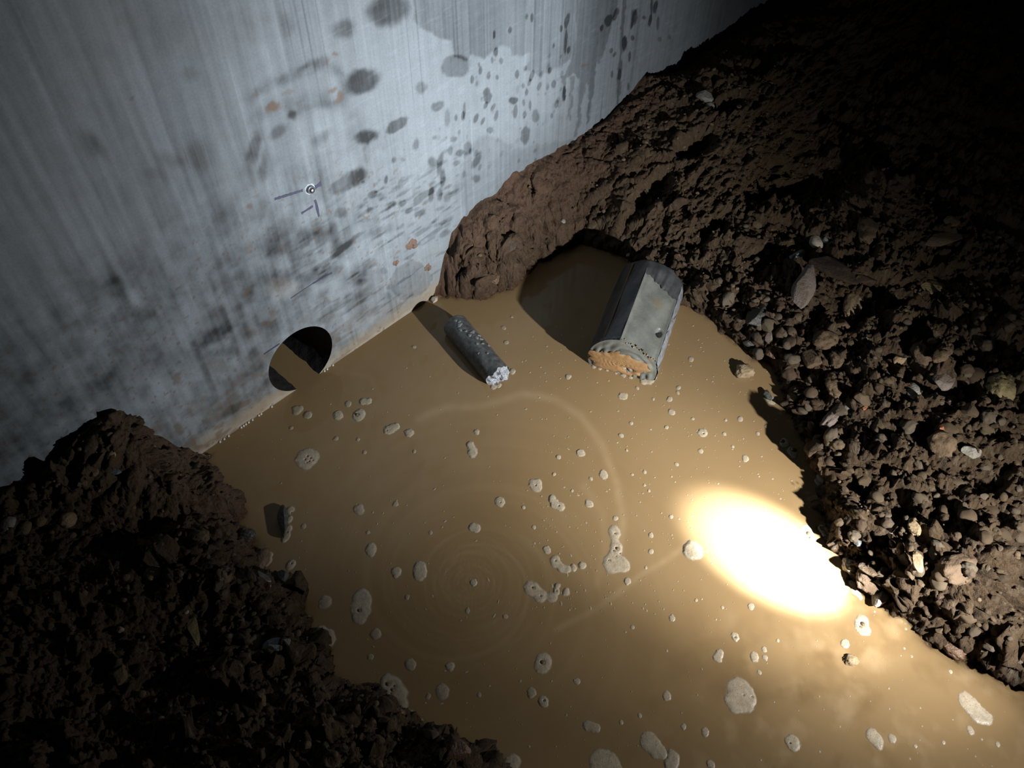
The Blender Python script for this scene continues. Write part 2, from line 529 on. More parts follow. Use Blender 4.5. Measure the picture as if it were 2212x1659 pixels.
    def seat_(X, Y, f):
        t = (X - BC_P[0]) * BC_N[0] + (Y - BC_P[1]) * BC_N[1]
        lat = np.abs(-(X - BC_P[0]) * BC_N[1] + (Y - BC_P[1]) * BC_N[0])
        cz = BC_P[2] + t * BC_N[2] - np.sqrt(np.clip(BC_R ** 2 - lat ** 2, 0, 1)) + 0.003
        f = np.where((t > -0.03) & (t < BC_L + 0.012) & (lat < BC_R), np.minimum(f, cz), f)
        lim = BC_P[2] + 0.012 + np.maximum(lat - BC_R, 0) * 1.1
        return np.where((t > -0.05) & (t < BC_L) & (lat < BC_R + 0.05), np.minimum(f, lim), f)
    f = seat_(X, Y, f); OZ = seat_(OX, OY, OZ)
    wet = np.exp(-np.maximum(OZ, 0) / 0.022)
    return f, d, wet, clay, sid, OX, OY, OZ


xs = np.concatenate([np.arange(-0.75, -0.2, 0.006), np.arange(-0.2, 1.75, 0.0026), 1.75 + np.cumsum(np.linspace(0.0026, 0.02, 210))])
ys = np.concatenate([np.arange(-2.05, -1.56, 0.008), np.arange(-1.56, -0.0015, 0.0026), [0.0, 0.02]])
TX, TY = np.meshgrid(xs, ys)
TZ, TD, TWET, TCLAY, TSID, OX_, OY_, OZ_ = terrain(TX, TY)
soil = mesh_obj('ground', np.stack([OX_.ravel(), OY_.ravel(), OZ_.ravel()], 1), grid_faces(len(xs), len(ys)), M_SOIL,
                attrs=dict(wet=TWET, clay=TCLAY, stone=TSID))
tag(soil, 'dug brown soil banks around the muddy pool below the concrete wall', 'soil', kind='structure')


def H(x, y):
    i = int(np.clip(np.searchsorted(xs, x) - 1, 0, len(xs) - 2)); j = int(np.clip(np.searchsorted(ys, y) - 1, 0, len(ys) - 2))
    u = min(max((x - xs[i]) / (xs[i + 1] - xs[i]), 0), 1); v = min(max((y - ys[j]) / (ys[j + 1] - ys[j]), 0), 1)
    return (TZ[j, i] * (1 - u) + TZ[j, i + 1] * u) * (1 - v) + (TZ[j + 1, i] * (1 - u) + TZ[j + 1, i + 1] * u) * v


def on_soil(px, py, water=False):
    """first point of the ground (or of the water level) seen at a photo pixel"""
    d = ray(px, py)
    t = (0.45 - CAM[2]) / d[2]; prev = t
    while t < 8:
        p = CAM + d * t
        h = H(p[0], p[1])
        if water:
            h = max(h, 0.0)
        if p[2] <= h:
            a, b2 = prev, t
            for _ in range(12):
                mid = (a + b2) / 2; q = CAM + d * mid
                hh = H(q[0], q[1])
                if water:
                    hh = max(hh, 0.0)
                if q[2] <= hh:
                    b2 = mid
                else:
                    a = mid
            return CAM + d * b2
        prev = t; t += 0.006
    return CAM + d * t


# ------------------------------------------------------------------ water
HX, HZ, HR = 0.5098, 0.0741, 0.08
wxs = np.arange(0.0, 1.62, 0.004); wys = np.arange(-1.98, 0.3, 0.004)
WX, WY = np.meshgrid(wxs, wys)
_zi = np.array([np.searchsorted(xs, x) for x in wxs]).clip(1, len(xs) - 1)
_zj = np.array([np.searchsorted(ys, y) for y in wys]).clip(1, len(ys) - 1)
WT = TZ[np.ix_(_zj, _zi)]
chord = math.sqrt(HR ** 2 - HZ ** 2)
WT = np.where(WY > 0, np.where(np.abs(WX - HX) < HR, -0.1, 0.1), WT)
dep = np.maximum(-WT, 0)
turb = 1 - np.exp(-dep / 0.011)
turb = np.where(WY > -0.012, 1.0, turb)
vc = on_z(1015, 1258)
rx, ry = WX - vc[0], WY - vc[1]
rr = np.sqrt(rx * rx + ry * ry) + 1e-5
th = np.arctan2(ry, rx)
sw = th + 7.5 * np.log(rr + 0.03)
fil = fbm2(sw * 1.5 / math.pi * 3 + 0.0, rr * 60 + 0.6 * sw, 201, 3)
fil2 = fbm2(np.cos(sw) * 2.2 + 11, np.sin(sw) * 2.2 + rr * 14, 205, 4)
film = 0.22 * np.clip(fil2 + 0.05, 0, 1) * np.exp(-(rr / 0.3) ** 2) + 0.05 * np.clip(fil, 0, 1) * np.exp(-(rr / 0.25) ** 2)
ring = np.abs(((np.log(rr + 0.02) * 5.5 - th / (2 * math.pi) * 1.0) % 1) - 0.5) * 2
film += 0.13 * sstep(0.55, 1.0, ring) * np.exp(-(rr / 0.11) ** 2) * vn2(np.cos(th) * 1.5 + 9, np.sin(th) * 1.5 + rr * 30, 3) * 1.6
# the long pale filament curling off the small core
wpx, wpy = to_px(np.stack([WX, WY, WX * 0], -1))
for pts, wd, st in (([(905, 905), (960, 880), (1040, 878), (1130, 850), (1200, 862), (1255, 900), (1300, 960), (1330, 1040), (1345, 1120), (1340, 1190)], 9, 0.32),
                    ([(1480, 1180), (1430, 1215), (1380, 1245), (1330, 1285), (1280, 1320), (1200, 1360)], 7, 0.28),
                    ([(680, 840), (740, 800), (800, 815), (822, 860), (790, 905), (735, 900), (715, 870)], 6, 0.10),
                    ([(1290, 1260), (1310, 1180), (1300, 1110), (1262, 1050)], 10, 0.16)):
    best = np.full(WX.shape, 1e9)
    for a, b2 in zip(pts[:-1], pts[1:]):
        ex, ey = b2[0] - a[0], b2[1] - a[1]
        t = np.clip(((wpx - a[0]) * ex + (wpy - a[1]) * ey) / (ex * ex + ey * ey), 0, 1)
        best = np.minimum(best, (wpx - a[0] - t * ex) ** 2 + (wpy - a[1] - t * ey) ** 2)
    film += st * np.exp(-best / (wd * wd)) * (0.55 + 0.45 * vn2(WX * 60, WY * 60, 8))
shal = sstep(-0.85, -1.15, WY)
film += 0.55 * np.clip(fbm2(WX * 26, WY * 26, 301, 5) - 0.10, 0, 1) * shal
film -= 0.45 * np.clip(fbm2(WX * 15 + 4, WY * 15, 303, 4) - 0.08, 0, 1) * shal
film = 0.75 * film + 0.25 + 0.08 * np.clip(fbm2(WX * 5, WY * 5, 307, 3), -1, 1)
film = np.clip(film, 0, 1)
keepw = WT < 0.02
fc = grid_faces(len(wxs), len(wys))
kv = keepw.ravel()
fc = fc[kv[fc].any(1)]
us = np.unique(fc); remap = np.full(len(kv), -1); remap[us] = np.arange(len(us))
wv = np.stack([WX.ravel(), WY.ravel(), WX.ravel() * 0], 1)[us]
water = mesh_obj('water', wv, remap[fc], M_WATER, attrs=dict(film=film.ravel()[us], turbid=turb.ravel()[us]))
tag(water, 'muddy brown water filling the dug hole at the foot of the concrete wall', 'water', kind='structure')

# ------------------------------------------------------------------ wall
vx = np.concatenate([[-2.0, -1.0, -0.5], np.arange(-0.14, 2.5, 0.0022), [2.7, 3.0, 3.6, 4.6]])
vz = np.concatenate([[-0.4, -0.2, -0.1], np.arange(-0.03, 0.96, 0.0022), [1.0, 1.2, 1.5, 1.9]])
GX, GZ = np.meshgrid(vx, vz)
PX, PY = to_px(np.stack([GX, GX * 0, GZ], -1))
ok = (PX > -400) & (PX < 2600) & (PY > -400) & (PY < 1400)
PXn = PX + 5 * fbm2(GX * 60, GZ * 60, 401, 3)
PYn = PY + 5 * fbm2(GX * 60 + 50, GZ * 60, 402, 3)
tone = 0.82 + 0.13 * fbm2(GX * 5, GZ * 5, 410, 4) + 0.11 * fbm2(GX * 170, GZ * 3.0, 411, 4) * sstep(0.5, 1.1, GX + 0.25) \
    + 0.13 * fbm2(GX * 90, GZ * 8, 413, 4) * sstep(1.0, 0.5, GX) + 0.06 * fbm2(GX * 60, GZ * 80, 414, 4)
# thin vertical scratches and faint rubbed strokes
tone -= 0.22 * sstep(0.80, 0.95, vn2(GX * 210, GZ * 1.3, 421)) * sstep(0.55, 0.8, vn2(GX * 9, GZ * 5, 422))
tone += 0.12 * sstep(0.80, 0.95, vn2(GX * 260, GZ * 2.1, 423)) * sstep(0.5, 0.8, vn2(GX * 8, GZ * 6, 424))
tone += 0.08 * sstep(0.3, 0.7, fbm2(GX * 25 + GZ * 8, GZ * 150 - GX * 6, 425, 3)) * sstep(0.45, 0.75, GX)
blot = fbm2(GX * 13, GZ * 20, 415, 4)
lowleft = np.clip(sstep(0.75, 0.2, GX - 0.2) * sstep(0.62, 0.4, GZ) + 0.6 * sstep(0.42, 0.15, GZ) * sstep(0.9, 0.6, GX), 0, 1)
tone -= 0.36 * np.clip(blot + 0.10, 0, 1) * np.clip(lowleft + 0.25 * sstep(1.0, 0.5, GX), 0, 1)
tone -= 0.22 * np.clip(fbm2(GX * 40, GZ * 55, 416, 3), 0, 1) * lowleft
tone += 0.34 * np.clip(fbm2(GX * 34, GZ * 30, 427, 3), -0.6, 0.6) * lowleft + 0.2 * fbm2(GX * 85, GZ * 4, 428, 3) * sstep(1.0, 0.45, GX)
tone -= 0.02 * lowleft + 0.14 * np.clip(fbm2(GX * 110, GZ * 7, 419, 3), 0, 1) * sstep(0.9, 0.4, GX)
# small horizontal dashes in the lower middle
dash = fbm2(GX * 22 + GZ * 6, GZ * 95 - GX * 4, 418, 2)
tone -= 0.30 * sstep(0.18, 0.6, dash) * sstep(0.45, 0.3, GZ) * sstep(0.45, 0.65, GX) * sstep(1.05, 0.9, GX)
wet = np.zeros_like(tone)

SPOTS = [  # px, py, half length, half width, angle, strength, softness
    (782, 176, 40, 26, -18, .42, .30), (743, 62, 24, 20, -20, .28, .5), (838, 22, 46, 34, -14, .36, .3), (985, 142, 30, 25, -12, .26, .15),
    (858, 270, 29, 11, -33, .34, .2), (792, 296, 23, 15, -20, .42, .4), (752, 392, 44, 18, -30, .26, .25), (776, 382, 22, 20, -60, .12, .2),
    (910, 190, 12, 14, 0, .26, .4), (944, 229, 14, 9, -32, .30, .3), (898, 312, 7, 13, 5, .3, .4), (692, 298, 22, 12, -30, .2, .7),
    (550, 315, 13, 34, 12, .30, .5), (600, 285, 22, 11, -38, .24, .5), (569, 360, 9, 30, 8, .24, .6), (632, 250, 10, 9, 0, .3, .5),
    (425, 335, 34, 36, -20, .24, .6), (365, 345, 26, 16, 20, .18, .6), (190, 310, 30, 18, 60, .2, .7), (215, 320, 30, 12, 55, .18, .7),
    (345, 375, 30, 16, 10, .15, .6), (420, 85, 60, 35, 0, .12, .9), (215, 60, 90, 60, 0, .10, .9), (540, 75, 26, 22, 0, .12, .7),
    (410, 160, 18, 14, 0, .18, .7), (200, 140, 60, 36, 0, .08, .9), (620, 55, 14, 26, 0, .14, .7), (560, 40, 40, 16, 0, .10, .9),
    (804, 420, 12, 8, -30, .25, .3), (822, 425, 9, 7, -30, .2, .3), (735, 460, 14, 10, -30, .2, .4), (800, 455, 8, 7, -30, .25, .3), (847, 442, 10, 6, -30, .25, .3),
    (870, 440, 10, 6, -30, .25, .3), (884, 455, 10, 6, -30, .25, .3), (907, 460, 14, 6, -30, .25, .3), (680, 512, 46, 20, -10, .14, .6), (600, 530, 40, 30, -30, .2, .7),
    (740, 540, 26, 12, -30, .2, .5), (700, 590, 44, 16, -15, .18, .6), (560, 605, 60, 22, -10, .18, .7), (250, 620, 30, 24, 0, .26, .5), (310, 675, 20, 14, 0, .22, .6),
    (720, 665, 30, 8, -28, .2, .4), (700, 690, 24, 8, -28, .18, .5), (500, 885, 26, 10, -35, .2, .5), (505, 705, 60, 30, 0, .1, .8),
    (960, 505, 14, 6, -30, .2, .4), (830, 585, 8, 6, 0, .2, .4), (780, 610, 14, 6, -25, .16, .5), (820, 500, 30, 10, -20, .16, .6),
    (1134, 292, 9, 20, 8, .34, .2), (1053, 205, 9, 18, 0, .40, .15), (1049, 228, 4, 9, 20, .34, .2), (1071, 112, 5, 10, 4, .36, .2), (1037, 152, 4, 9, 4, .36, .2),
    (1056, 162, 4.5, 9, 4, .36, .2), (1117, 161, 4.5, 10, 2, .36, .2), (1148, 164, 4.5, 13, 18, .36, .2), (1144, 178, 4, 8, 18, .3, .2), (1196, 181, 5, 9, 10, .33, .2),
    (1218, 203, 4.5, 17, 3, .36, .2), (1109, 217, 11, 7, -8, .36, .25), (1114, 240, 5, 16, 4, .34, .2), (1028, 256, 4.5, 11, 22, .36, .2), (1043, 262, 3.5, 10, 25, .34, .2),
    (1072, 250, 4, 12, 12, .3, .2), (1065, 232, 4, 10, 28, .3, .2), (1058, 281, 8, 6, 0, .3, .25), (1138, 200, 3.5, 7, 10, .34, .2), (1157, 250, 8, 14, 0, .30, .25),
    (1202, 225, 4.5, 9, 8, .3, .2), (1149, 38, 3.5, 10, 2, .34, .2), (1138, 36, 2.5, 7, 2, .3, .2), (1102, 65, 4, 8, 4, .34, .2), (1067, 75, 2.8, 9, 2, .36, .2),
    (1082, 131, 4, 8, 0, .3, .2), (1063, 130, 3, 7, 0, .3, .2), (1034, 140, 3, 5, 0, .3, .2), (1074, 167, 3.5, 6, 0, .3, .2), (1135, 147, 3, 6, 10, .3, .2),
    (1130, 185, 3.5, 5, 10, .3, .2), (1165, 187, 4, 10, 22, .28, .2), (1187, 152, 3.5, 8, 14, .3, .2), (1131, 222, 3, 8, 0, .3, .2), (1145, 228, 3.5, 11, 0, .3, .2),
    (1133, 248, 4, 8, 8, .3, .2), (1192, 250, 3, 6, 8, .3, .2), (1212, 62, 3, 8, 6, .34, .2), (1225, 45, 5, 18, 14, .34, .2), (1222, 90, 3.5, 28, 3, .34, .2),
    (1228, 108, 3.5, 8, 10, .3, .2), (1196, 98, 2.5, 6, 10, .3, .2), (1030, 345, 7, 20, 25, .3, .3), (1028, 385, 8, 8, 0, .24, .4), (1003, 240, 3, 20, 0, .3, .2),
    (966, 255, 5, 20, 0, .26, .4), (1010, 320, 8, 14, 10, .3, .3), (980, 300, 8, 6, -25, .28, .3), (993, 330, 10, 7, -30, .28, .3), (986, 352, 8, 6, -30, .25, .3),
    (950, 355, 7, 24, 10, .34, .3), (956, 385, 6, 20, 5, .34, .3), (931, 420, 6, 18, 4, .3, .3), (950, 420, 6, 14, 4, .3, .3), (935, 350, 10, 10, 0, .26, .4),
    (938, 297, 5, 4, -30, .26, .3), (972, 325, 5, 10, 10, .3, .3), (968, 425, 8, 12, 20, .22, .4), (895, 415, 6, 14, 0, .1, .5), (850, 345, 5, 7, 20, .3, .4),
    (834, 388, 4, 9, 10, .4, .3), (870, 345, 5, 4, 0, .2, .4), (985, 255, 3.5, 7, 5, .34, .2), (1000, 250, 4, 10, 5, .34, .2), (1020, 172, 4, 9, 0, .3, .2),
    (1316, 45, 5, 14, 20, .34, .2), (1330, 30, 5, 15, 18, .34, .2), (1300, 60, 4, 8, 20, .3, .2), (1312, 42, 5, 10, 20, .3, .2), (1366, 82, 4, 6, 0, .3, .2),
    (1349, 92, 5, 14, 6, .34, .2), (1338, 160, 4, 12, 4, .3, .2), (1360, 122, 3, 12, 4, .3, .2), (1320, 110, 4, 6, 15, .28, .2), (1327, 118, 3, 7, 35, .28, .2),
    (1370, 40, 6, 18, 12, .3, .2), (1364, 56, 3, 8, 8, .3, .2), (1391, 38, 4, 5, 0, .28, .2), (1425, 85, 4, 6, 0, .2, .3), (1446, 80, 4, 6, 0, .2, .3), (1421, 50, 3, 16, 4, .28, .2),
    (1322, 160, 3, 8, 0, .25, .2), (1357, 187, 3, 8, 0, .25, .2), (1416, 15, 5, 14, 14, .34, .2), (1404, 44, 3.5, 13, 10, .36, .2), (1408, 5, 2.5, 30, 3, .32, .2)]
for (sx, sy, a, c2, ang, st, soft) in SPOTS:
    m = (np.abs(PX - sx) < 2.2 * max(a, c2)) & (np.abs(PY - sy) < 2.2 * max(a, c2))
    if not m.any():
        continue
    ca, sa = math.cos(math.radians(ang)), math.sin(math.radians(ang))
    wob = min(1.0, min(a, c2) / 14.0)
    dx = PX[m] + (PXn[m] - PX[m]) * wob - sx; dy = PY[m] + (PYn[m] - PY[m]) * wob - sy
    e = np.sqrt(((dx * ca + dy * sa) / a) ** 2 + ((-dx * sa + dy * ca) / c2) ** 2)
    k = sstep(1 + soft, 1 - soft, e)
    tone[m] -= (1.5 if a > 9 else 1.2) * st * k
    wet[m] = np.maximum(wet[m], k)
# random little drops, and slanted dims painting ripple reflections lower down
rs = np.random.RandomState(5)
for _ in range(150):
    sx = rs.uniform(930, 1240); sy = rs.uniform(120, 470) if rs.rand() < .7 else rs.uniform(380, 560)
    if sx < 1000 and sy < 250:
        continue
    if sy > 380:
        sx = rs.uniform(780, 990)
    a = rs.uniform(1.5, 4); c2 = a * rs.uniform(1.2, 2.6); ang = rs.uniform(0, 25)
    if sy > 300 and sx < 1000:
        a, c2, ang = c2 * 1.3, a, rs.uniform(-38, -22)  # slanted dims: ripple reflections put into the tone
    m = (np.abs(PX - sx) < 12) & (np.abs(PY - sy) < 12)
    ca, sa = math.cos(math.radians(ang)), math.sin(math.radians(ang))
    dx = PX[m] - sx; dy = PY[m] - sy
    e = np.sqrt(((dx * ca + dy * sa) / a) ** 2 + ((-dx * sa + dy * ca) / c2) ** 2)
    tone[m] -= rs.uniform(.1, .26) * sstep(1.3, .7, e)


def poly_mask(pts, soft=3.0):
    x0 = min(q[0] for q in pts) - 25; x1 = max(q[0] for q in pts) + 25; y0 = min(q[1] for q in pts) - 25; y1 = max(q[1] for q in pts) + 25
    m = (PX > x0) & (PX < x1) & (PY > y0) & (PY < y1)
    k = np.zeros_like(PX)
    k[m] = sstep(soft, -soft, poly_sd(PXn[m], PYn[m], pts))
    return k


streak = 0.75 + 0.5 * vn2(GX * 240, GZ * 2, 431) * vn2(GX * 60, GZ * 2, 432) * 2
wetbig = poly_mask([(893, -60), (893, 43), (905, 60), (935, 75), (958, 84), (975, 88), (980, 100), (985, 122), (1008, 132), (1016, 118), (1045, 126),
                    (1050, 118), (1078, 102), (1098, 100), (1108, 122), (1130, 120), (1143, 112), (1144, 128), (1132, 150), (1170, 165), (1215, 140), (1240, 120), (1248, -60)], 4)
tone -= 0.25 * wetbig * streak
wet = np.maximum(wet, 0.7 * wetbig)
drips = np.zeros_like(tone)
for q in ([(1245, -40), (1338, -40), (1330, 25), (1318, 62), (1312, 92), (1300, 120), (1290, 140), (1283, 165), (1280, 215), (1272, 215), (1268, 175), (1260, 210), (1252, 215), (1252, 170),
           (1240, 160), (1228, 165), (1216, 172), (1208, 168), (1222, 158), (1232, 140), (1240, 112), (1246, 60)],
          [(1252, 165), (1262, 165), (1258, 215), (1254, 262), (1246, 296), (1240, 296), (1246, 250)], [(1272, 165), (1282, 165), (1279, 205), (1272, 262), (1264, 272), (1268, 240)],
          [(1232, 165), (1240, 165), (1236, 230), (1231, 262), (1226, 258)], [(1213, 165), (1222, 168), (1220, 215), (1215, 216)], [(1346, -40), (1356, -40), (1350, 60), (1345, 110), (1340, 170), (1342, 185), (1337, 225), (1332, 225), (1333, 180), (1330, 170), (1338, 120), (1342, 60)],
          [(1344, 80), (1356, 82), (1354, 110), (1344, 110)], [(1363, 20), (1376, 22), (1370, 45), (1362, 62)]):
    drips = np.maximum(drips, poly_mask(q, 2.0))
tone -= 0.30 * drips
wet = np.maximum(wet, drips)
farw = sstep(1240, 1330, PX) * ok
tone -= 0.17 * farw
low = poly_mask([(1050, 288), (1029, 303), (1012, 322), (1001, 352), (999, 397), (1000, 430), (1006, 452), (995, 480), (990, 520), (1200, 520), (1240, 300), (1120, 320)], 5)
tone -= 0.13 * low * streak
film_p = poly_mask([(828, 628), (846, 590), (856, 572), (885, 553), (915, 566), (932, 578), (940, 602), (925, 630), (900, 650), (868, 655), (845, 640)], 1.5)
tone -= 0.16 * film_p
rims = film_p * (1 - poly_mask([(834, 625), (850, 592), (860, 577), (886, 559), (912, 570), (927, 581), (934, 602), (920, 626), (900, 642), (870, 648), (849, 635)], 2))
tone += 0.25 * rims
# ring arcs of the reflected torch beam, painted into the wall tone
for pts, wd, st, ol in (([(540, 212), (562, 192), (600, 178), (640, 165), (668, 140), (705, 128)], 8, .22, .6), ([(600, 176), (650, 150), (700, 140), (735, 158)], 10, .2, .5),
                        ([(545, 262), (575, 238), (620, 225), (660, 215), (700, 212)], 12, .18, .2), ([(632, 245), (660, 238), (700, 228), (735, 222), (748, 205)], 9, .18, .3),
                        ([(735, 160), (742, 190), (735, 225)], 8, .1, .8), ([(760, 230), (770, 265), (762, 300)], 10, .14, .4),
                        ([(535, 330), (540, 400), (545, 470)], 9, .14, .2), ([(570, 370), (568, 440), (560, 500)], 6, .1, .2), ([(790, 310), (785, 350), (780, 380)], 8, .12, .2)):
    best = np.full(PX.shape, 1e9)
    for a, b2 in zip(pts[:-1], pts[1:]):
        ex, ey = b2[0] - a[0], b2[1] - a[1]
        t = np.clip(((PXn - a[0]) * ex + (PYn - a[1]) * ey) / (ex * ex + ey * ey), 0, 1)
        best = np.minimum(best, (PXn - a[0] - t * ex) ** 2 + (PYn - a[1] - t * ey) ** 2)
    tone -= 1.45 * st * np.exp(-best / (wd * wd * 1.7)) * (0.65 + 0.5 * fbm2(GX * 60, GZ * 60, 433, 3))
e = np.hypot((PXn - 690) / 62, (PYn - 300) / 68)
tone += 0.10 * sstep(1.15, 0.8, e)  # lighter disc inside the rings, reflected light put into the tone
tone += 0.12 * sstep(1.3, 0.2, np.hypot((PX - 930) / 130, (PY - 200) / 190)) * (1 - wetbig)  # lighter oval painted where the torch light peaks on the wall
# rust, mud and silt
rust = np.zeros_like(tone)
for (sx, sy, a, c2, ang, st) in [(590, 232, 15, 12, 0, .75), (620, 200, 16, 7, -20, .4), (733, 212, 7, 16, 30, .6), (718, 193, 12, 5, -20, .6), (725, 118, 6, 4, 0, .6), (707, 135, 4, 10, 10, .5),
                                 (550, 205, 10, 6, 0, .35), (285, 212, 5, 4, 0, .5), (540, 445, 6, 9, 0, .6), (537, 535, 7, 16, 10, .3), (530, 635, 9, 12, 0, .45), (765, 440, 4, 7, 0, .35),
                                 (1265, 143, 10, 4, -10, .5), (1378, 133, 3, 10, 0, .3), (1108, 240, 4, 6, 0, .4), (1213, 258, 3, 8, 0, .2), (600, 615, 30, 14, 0, .1),
                                 (385, 815, 9, 13, 10, .55), (590, 680, 8, 14, 20, .35), (575, 700, 14, 8, 0, .35), (545, 720, 12, 10, 0, .3), (505, 800, 5, 4, 0, .5), (470, 790, 30, 14, 0, .22),
                                 (340, 925, 20, 12, -30, .45), (385, 925, 11, 14, 0, .5), (375, 905, 8, 8, 0, .3), (480, 880, 14, 10, -30, .4), (440, 860, 12, 5, -30, .4), (460, 905, 22, 14, -35, .3), (500, 860, 20, 9, -35, .35),
                                 (420, 945, 30, 8, -30, .3), (905, 470, 5, 3, -60, .5), (915, 440, 4, 5, 0, .4), (930, 400, 6, 3, -40, .5), (820, 620, 6, 5, 0, .25), (805, 565, 8, 6, -20, .35), (700, 640, 8, 5, 0, .25), (655, 690, 14, 6, -30, .25)]:
    ca, sa = math.cos(math.radians(ang)), math.sin(math.radians(ang))
    dx = PXn - sx; dy = PYn - sy
    e = np.sqrt(((dx * ca + dy * sa) / a) ** 2 + ((-dx * sa + dy * ca) / c2) ** 2)
    rust = np.maximum(rust, st * sstep(1.3, 0.5, e + 0.35 * fbm2(GX * 150, GZ * 150, 441, 2)))
spk = fbm2(GX * 120, GZ * 120, 444, 2)
rust = np.maximum(rust, 0.55 * sstep(0.5, 0.72, spk) * sstep(0.62, 0.35, GZ) * sstep(1.0, 0.7, GX))
rust = np.maximum(rust, 0.6 * sstep(0.12, 0.5, fbm2(GX * 30 + 3, GZ * 55, 445, 4)) * sstep(0.22, 0.06, GZ) * sstep(0.8, 0.5, GX))
tan = 0.55 * sstep(0.055, 0.01, GZ - 0.012 * fbm2(GX * 18, GZ * 10, 451, 3)) + 0.15 * sstep(0.2, 0.02, GZ) * vn2(GX * 12, GZ * 50, 452)
tan = np.where(GX > 0.98, 0, np.clip(tan, 0, 1))
tan = np.maximum(tan, 0.13 * sstep(1.2, 0.3, np.hypot((PXn - 612) / 44, (PYn - 622) / 26)))
# dried white residue along the water line
res_ = sstep(0.010, 0.004, GZ - 0.006 * fbm2(GX * 30, GZ * 0 + 1, 455, 3)) * sstep(0.98, 0.86, GX)
tone += 0.6 * res_ * (0.5 + 0.7 * vn2(GX * 110, GZ * 160, 456))
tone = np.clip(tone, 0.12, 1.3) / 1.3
wet = np.clip(wet + 0.5 * sstep(0.06, 0.0, GZ) + 0.25 * lowleft, 0, 1)

# cut the drilled hole: drop the faces inside, pull the border vertices onto the circle
rad = np.hypot(GX - HX, GZ - HZ)
fv = np.stack([GX.ravel(), GX.ravel() * 0, GZ.ravel()], 1)
ff = grid_faces(len(vx), len(vz))
inside = (rad < HR).ravel()
cnt = inside[ff].sum(1)
keep = cnt < 4
kf = ff[keep]
bverts = np.unique(kf[cnt[keep] > 0])
bin_ = bverts[inside[bverts]]
dirv = fv[bin_][:, [0, 2]] - np.array([HX, HZ])
dirv /= np.linalg.norm(dirv, axis=1)[:, None]
fv[bin_, 0] = HX + dirv[:, 0] * HR; fv[bin_, 2] = HZ + dirv[:, 1] * HR
nw = len(fv)
# thickness: rear face and edges of the slab
ext = np.array([[vx[0], 0, vz[0]], [vx[-1], 0, vz[0]], [vx[-1], 0, vz[-1]], [vx[0], 0, vz[-1]]])
ext = np.concatenate([ext, ext + np.array([0, 0.42, 0])])
extf = np.array([[4, 5, 6, 7], [0, 4, 7, 3], [1, 2, 6, 5], [3, 7, 6, 2], [0, 1, 5, 4]]) + nw
allv = np.concatenate([fv, ext]); allf = np.concatenate([kf[:, ::-1][:, ::-1], extf])
pad = np.full(8, 0.6)
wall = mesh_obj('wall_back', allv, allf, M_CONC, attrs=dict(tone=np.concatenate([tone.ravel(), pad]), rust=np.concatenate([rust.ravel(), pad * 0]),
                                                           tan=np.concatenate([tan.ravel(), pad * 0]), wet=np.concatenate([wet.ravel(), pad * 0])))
tag(wall, 'grey cast concrete wall with wet stains and a round drilled hole at its foot', 'wall', kind='structure')

# hole lining
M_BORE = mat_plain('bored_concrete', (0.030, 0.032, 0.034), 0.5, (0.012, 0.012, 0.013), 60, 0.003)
na, nd = 96, 40
th_ = np.linspace(0, 2 * math.pi, na, endpoint=False); dd = np.linspace(0, 0.38, nd)
TH, DD = np.meshgrid(th_, dd)
rw = HR + 0.0012 * fbm2(TH * 8, DD * 60, 461, 3) * (DD > 0.005)
hv = np.stack([HX + np.cos(TH) * rw, DD, HZ + np.sin(TH) * rw], -1).reshape(-1, 3)
hf = []
for j in range(nd - 1):
    for i in range(na):
        i2 = (i + 1) % na
        hf.append((j * na + i, (j + 1) * na + i, (j + 1) * na + i2, j * na + i2))
hv = np.concatenate([hv, [[HX, 0.385, HZ]]])
for i in range(na):
    hf.append(((nd - 1) * na + i, len(hv) - 1, (nd - 1) * na + (i + 1) % na, (nd - 1) * na + i))
hf = [f if len(set(f)) == 4 else tuple(dict.fromkeys(f)) for f in hf]
mesh_obj('drilled_hole_lining', hv, hf, M_BORE, wall)

# marker strokes on the wall
M_INK = mat_plain('marker_ink', (0.02, 0.022, 0.06), 0.5, (0.045, 0.05, 0.09), 300)


def stroke(pts, wpx, name='marker_line'):
    P = [on_wall(*q) for q in pts]
    V = []; Fq = []
    for i, p in enumerate(P):
        t = P[min(i + 1, len(P) - 1)] - P[max(i - 1, 0)]
        t /= np.linalg.norm(t)
        nrm = np.array([-t[2], 0, t[0]])
        w = 1.35 * wpx * np.linalg.norm(p - CAM) / F / 2 * (0.7 + 0.6 * random.random())
        for s in (-1, 1):
            V.append(p + nrm * s * w + np.array([0, -0.0004, 0])); V.append(p + nrm * s * w + np.array([0, 0.001, 0]))
    for i in range(len(P) - 1):
        a = 4 * i; b2 = a + 4
        Fq += [(a, b2, b2 + 2, a + 2), (a, a + 1, b2 + 1, b2), (a + 2, b2 + 2, b2 + 3, a + 3)]
    return mesh_obj(name, np.array(V), Fq, M_INK, wall, False)


def seg(a, b2, n):
    return [(a[0] + (b2[0] - a[0]) * i / n, a[1] + (b2[1] - a[1]) * i / n) for i in range(n + 1)]


stroke(seg((593, 430), (654, 411), 12), 5)
stroke(seg((680, 405), (694, 396), 4), 7)
stroke([(680, 432), (683, 440), (685, 450), (689, 468)], 4)
stroke(seg((651, 461), (676, 445), 6), 4)
stroke(seg((676, 612), (717, 589), 8), 3)
stroke(seg((570, 765), (604, 742), 6), 2.5)
stroke(seg((628, 644), (676, 612), 8), 1.3)

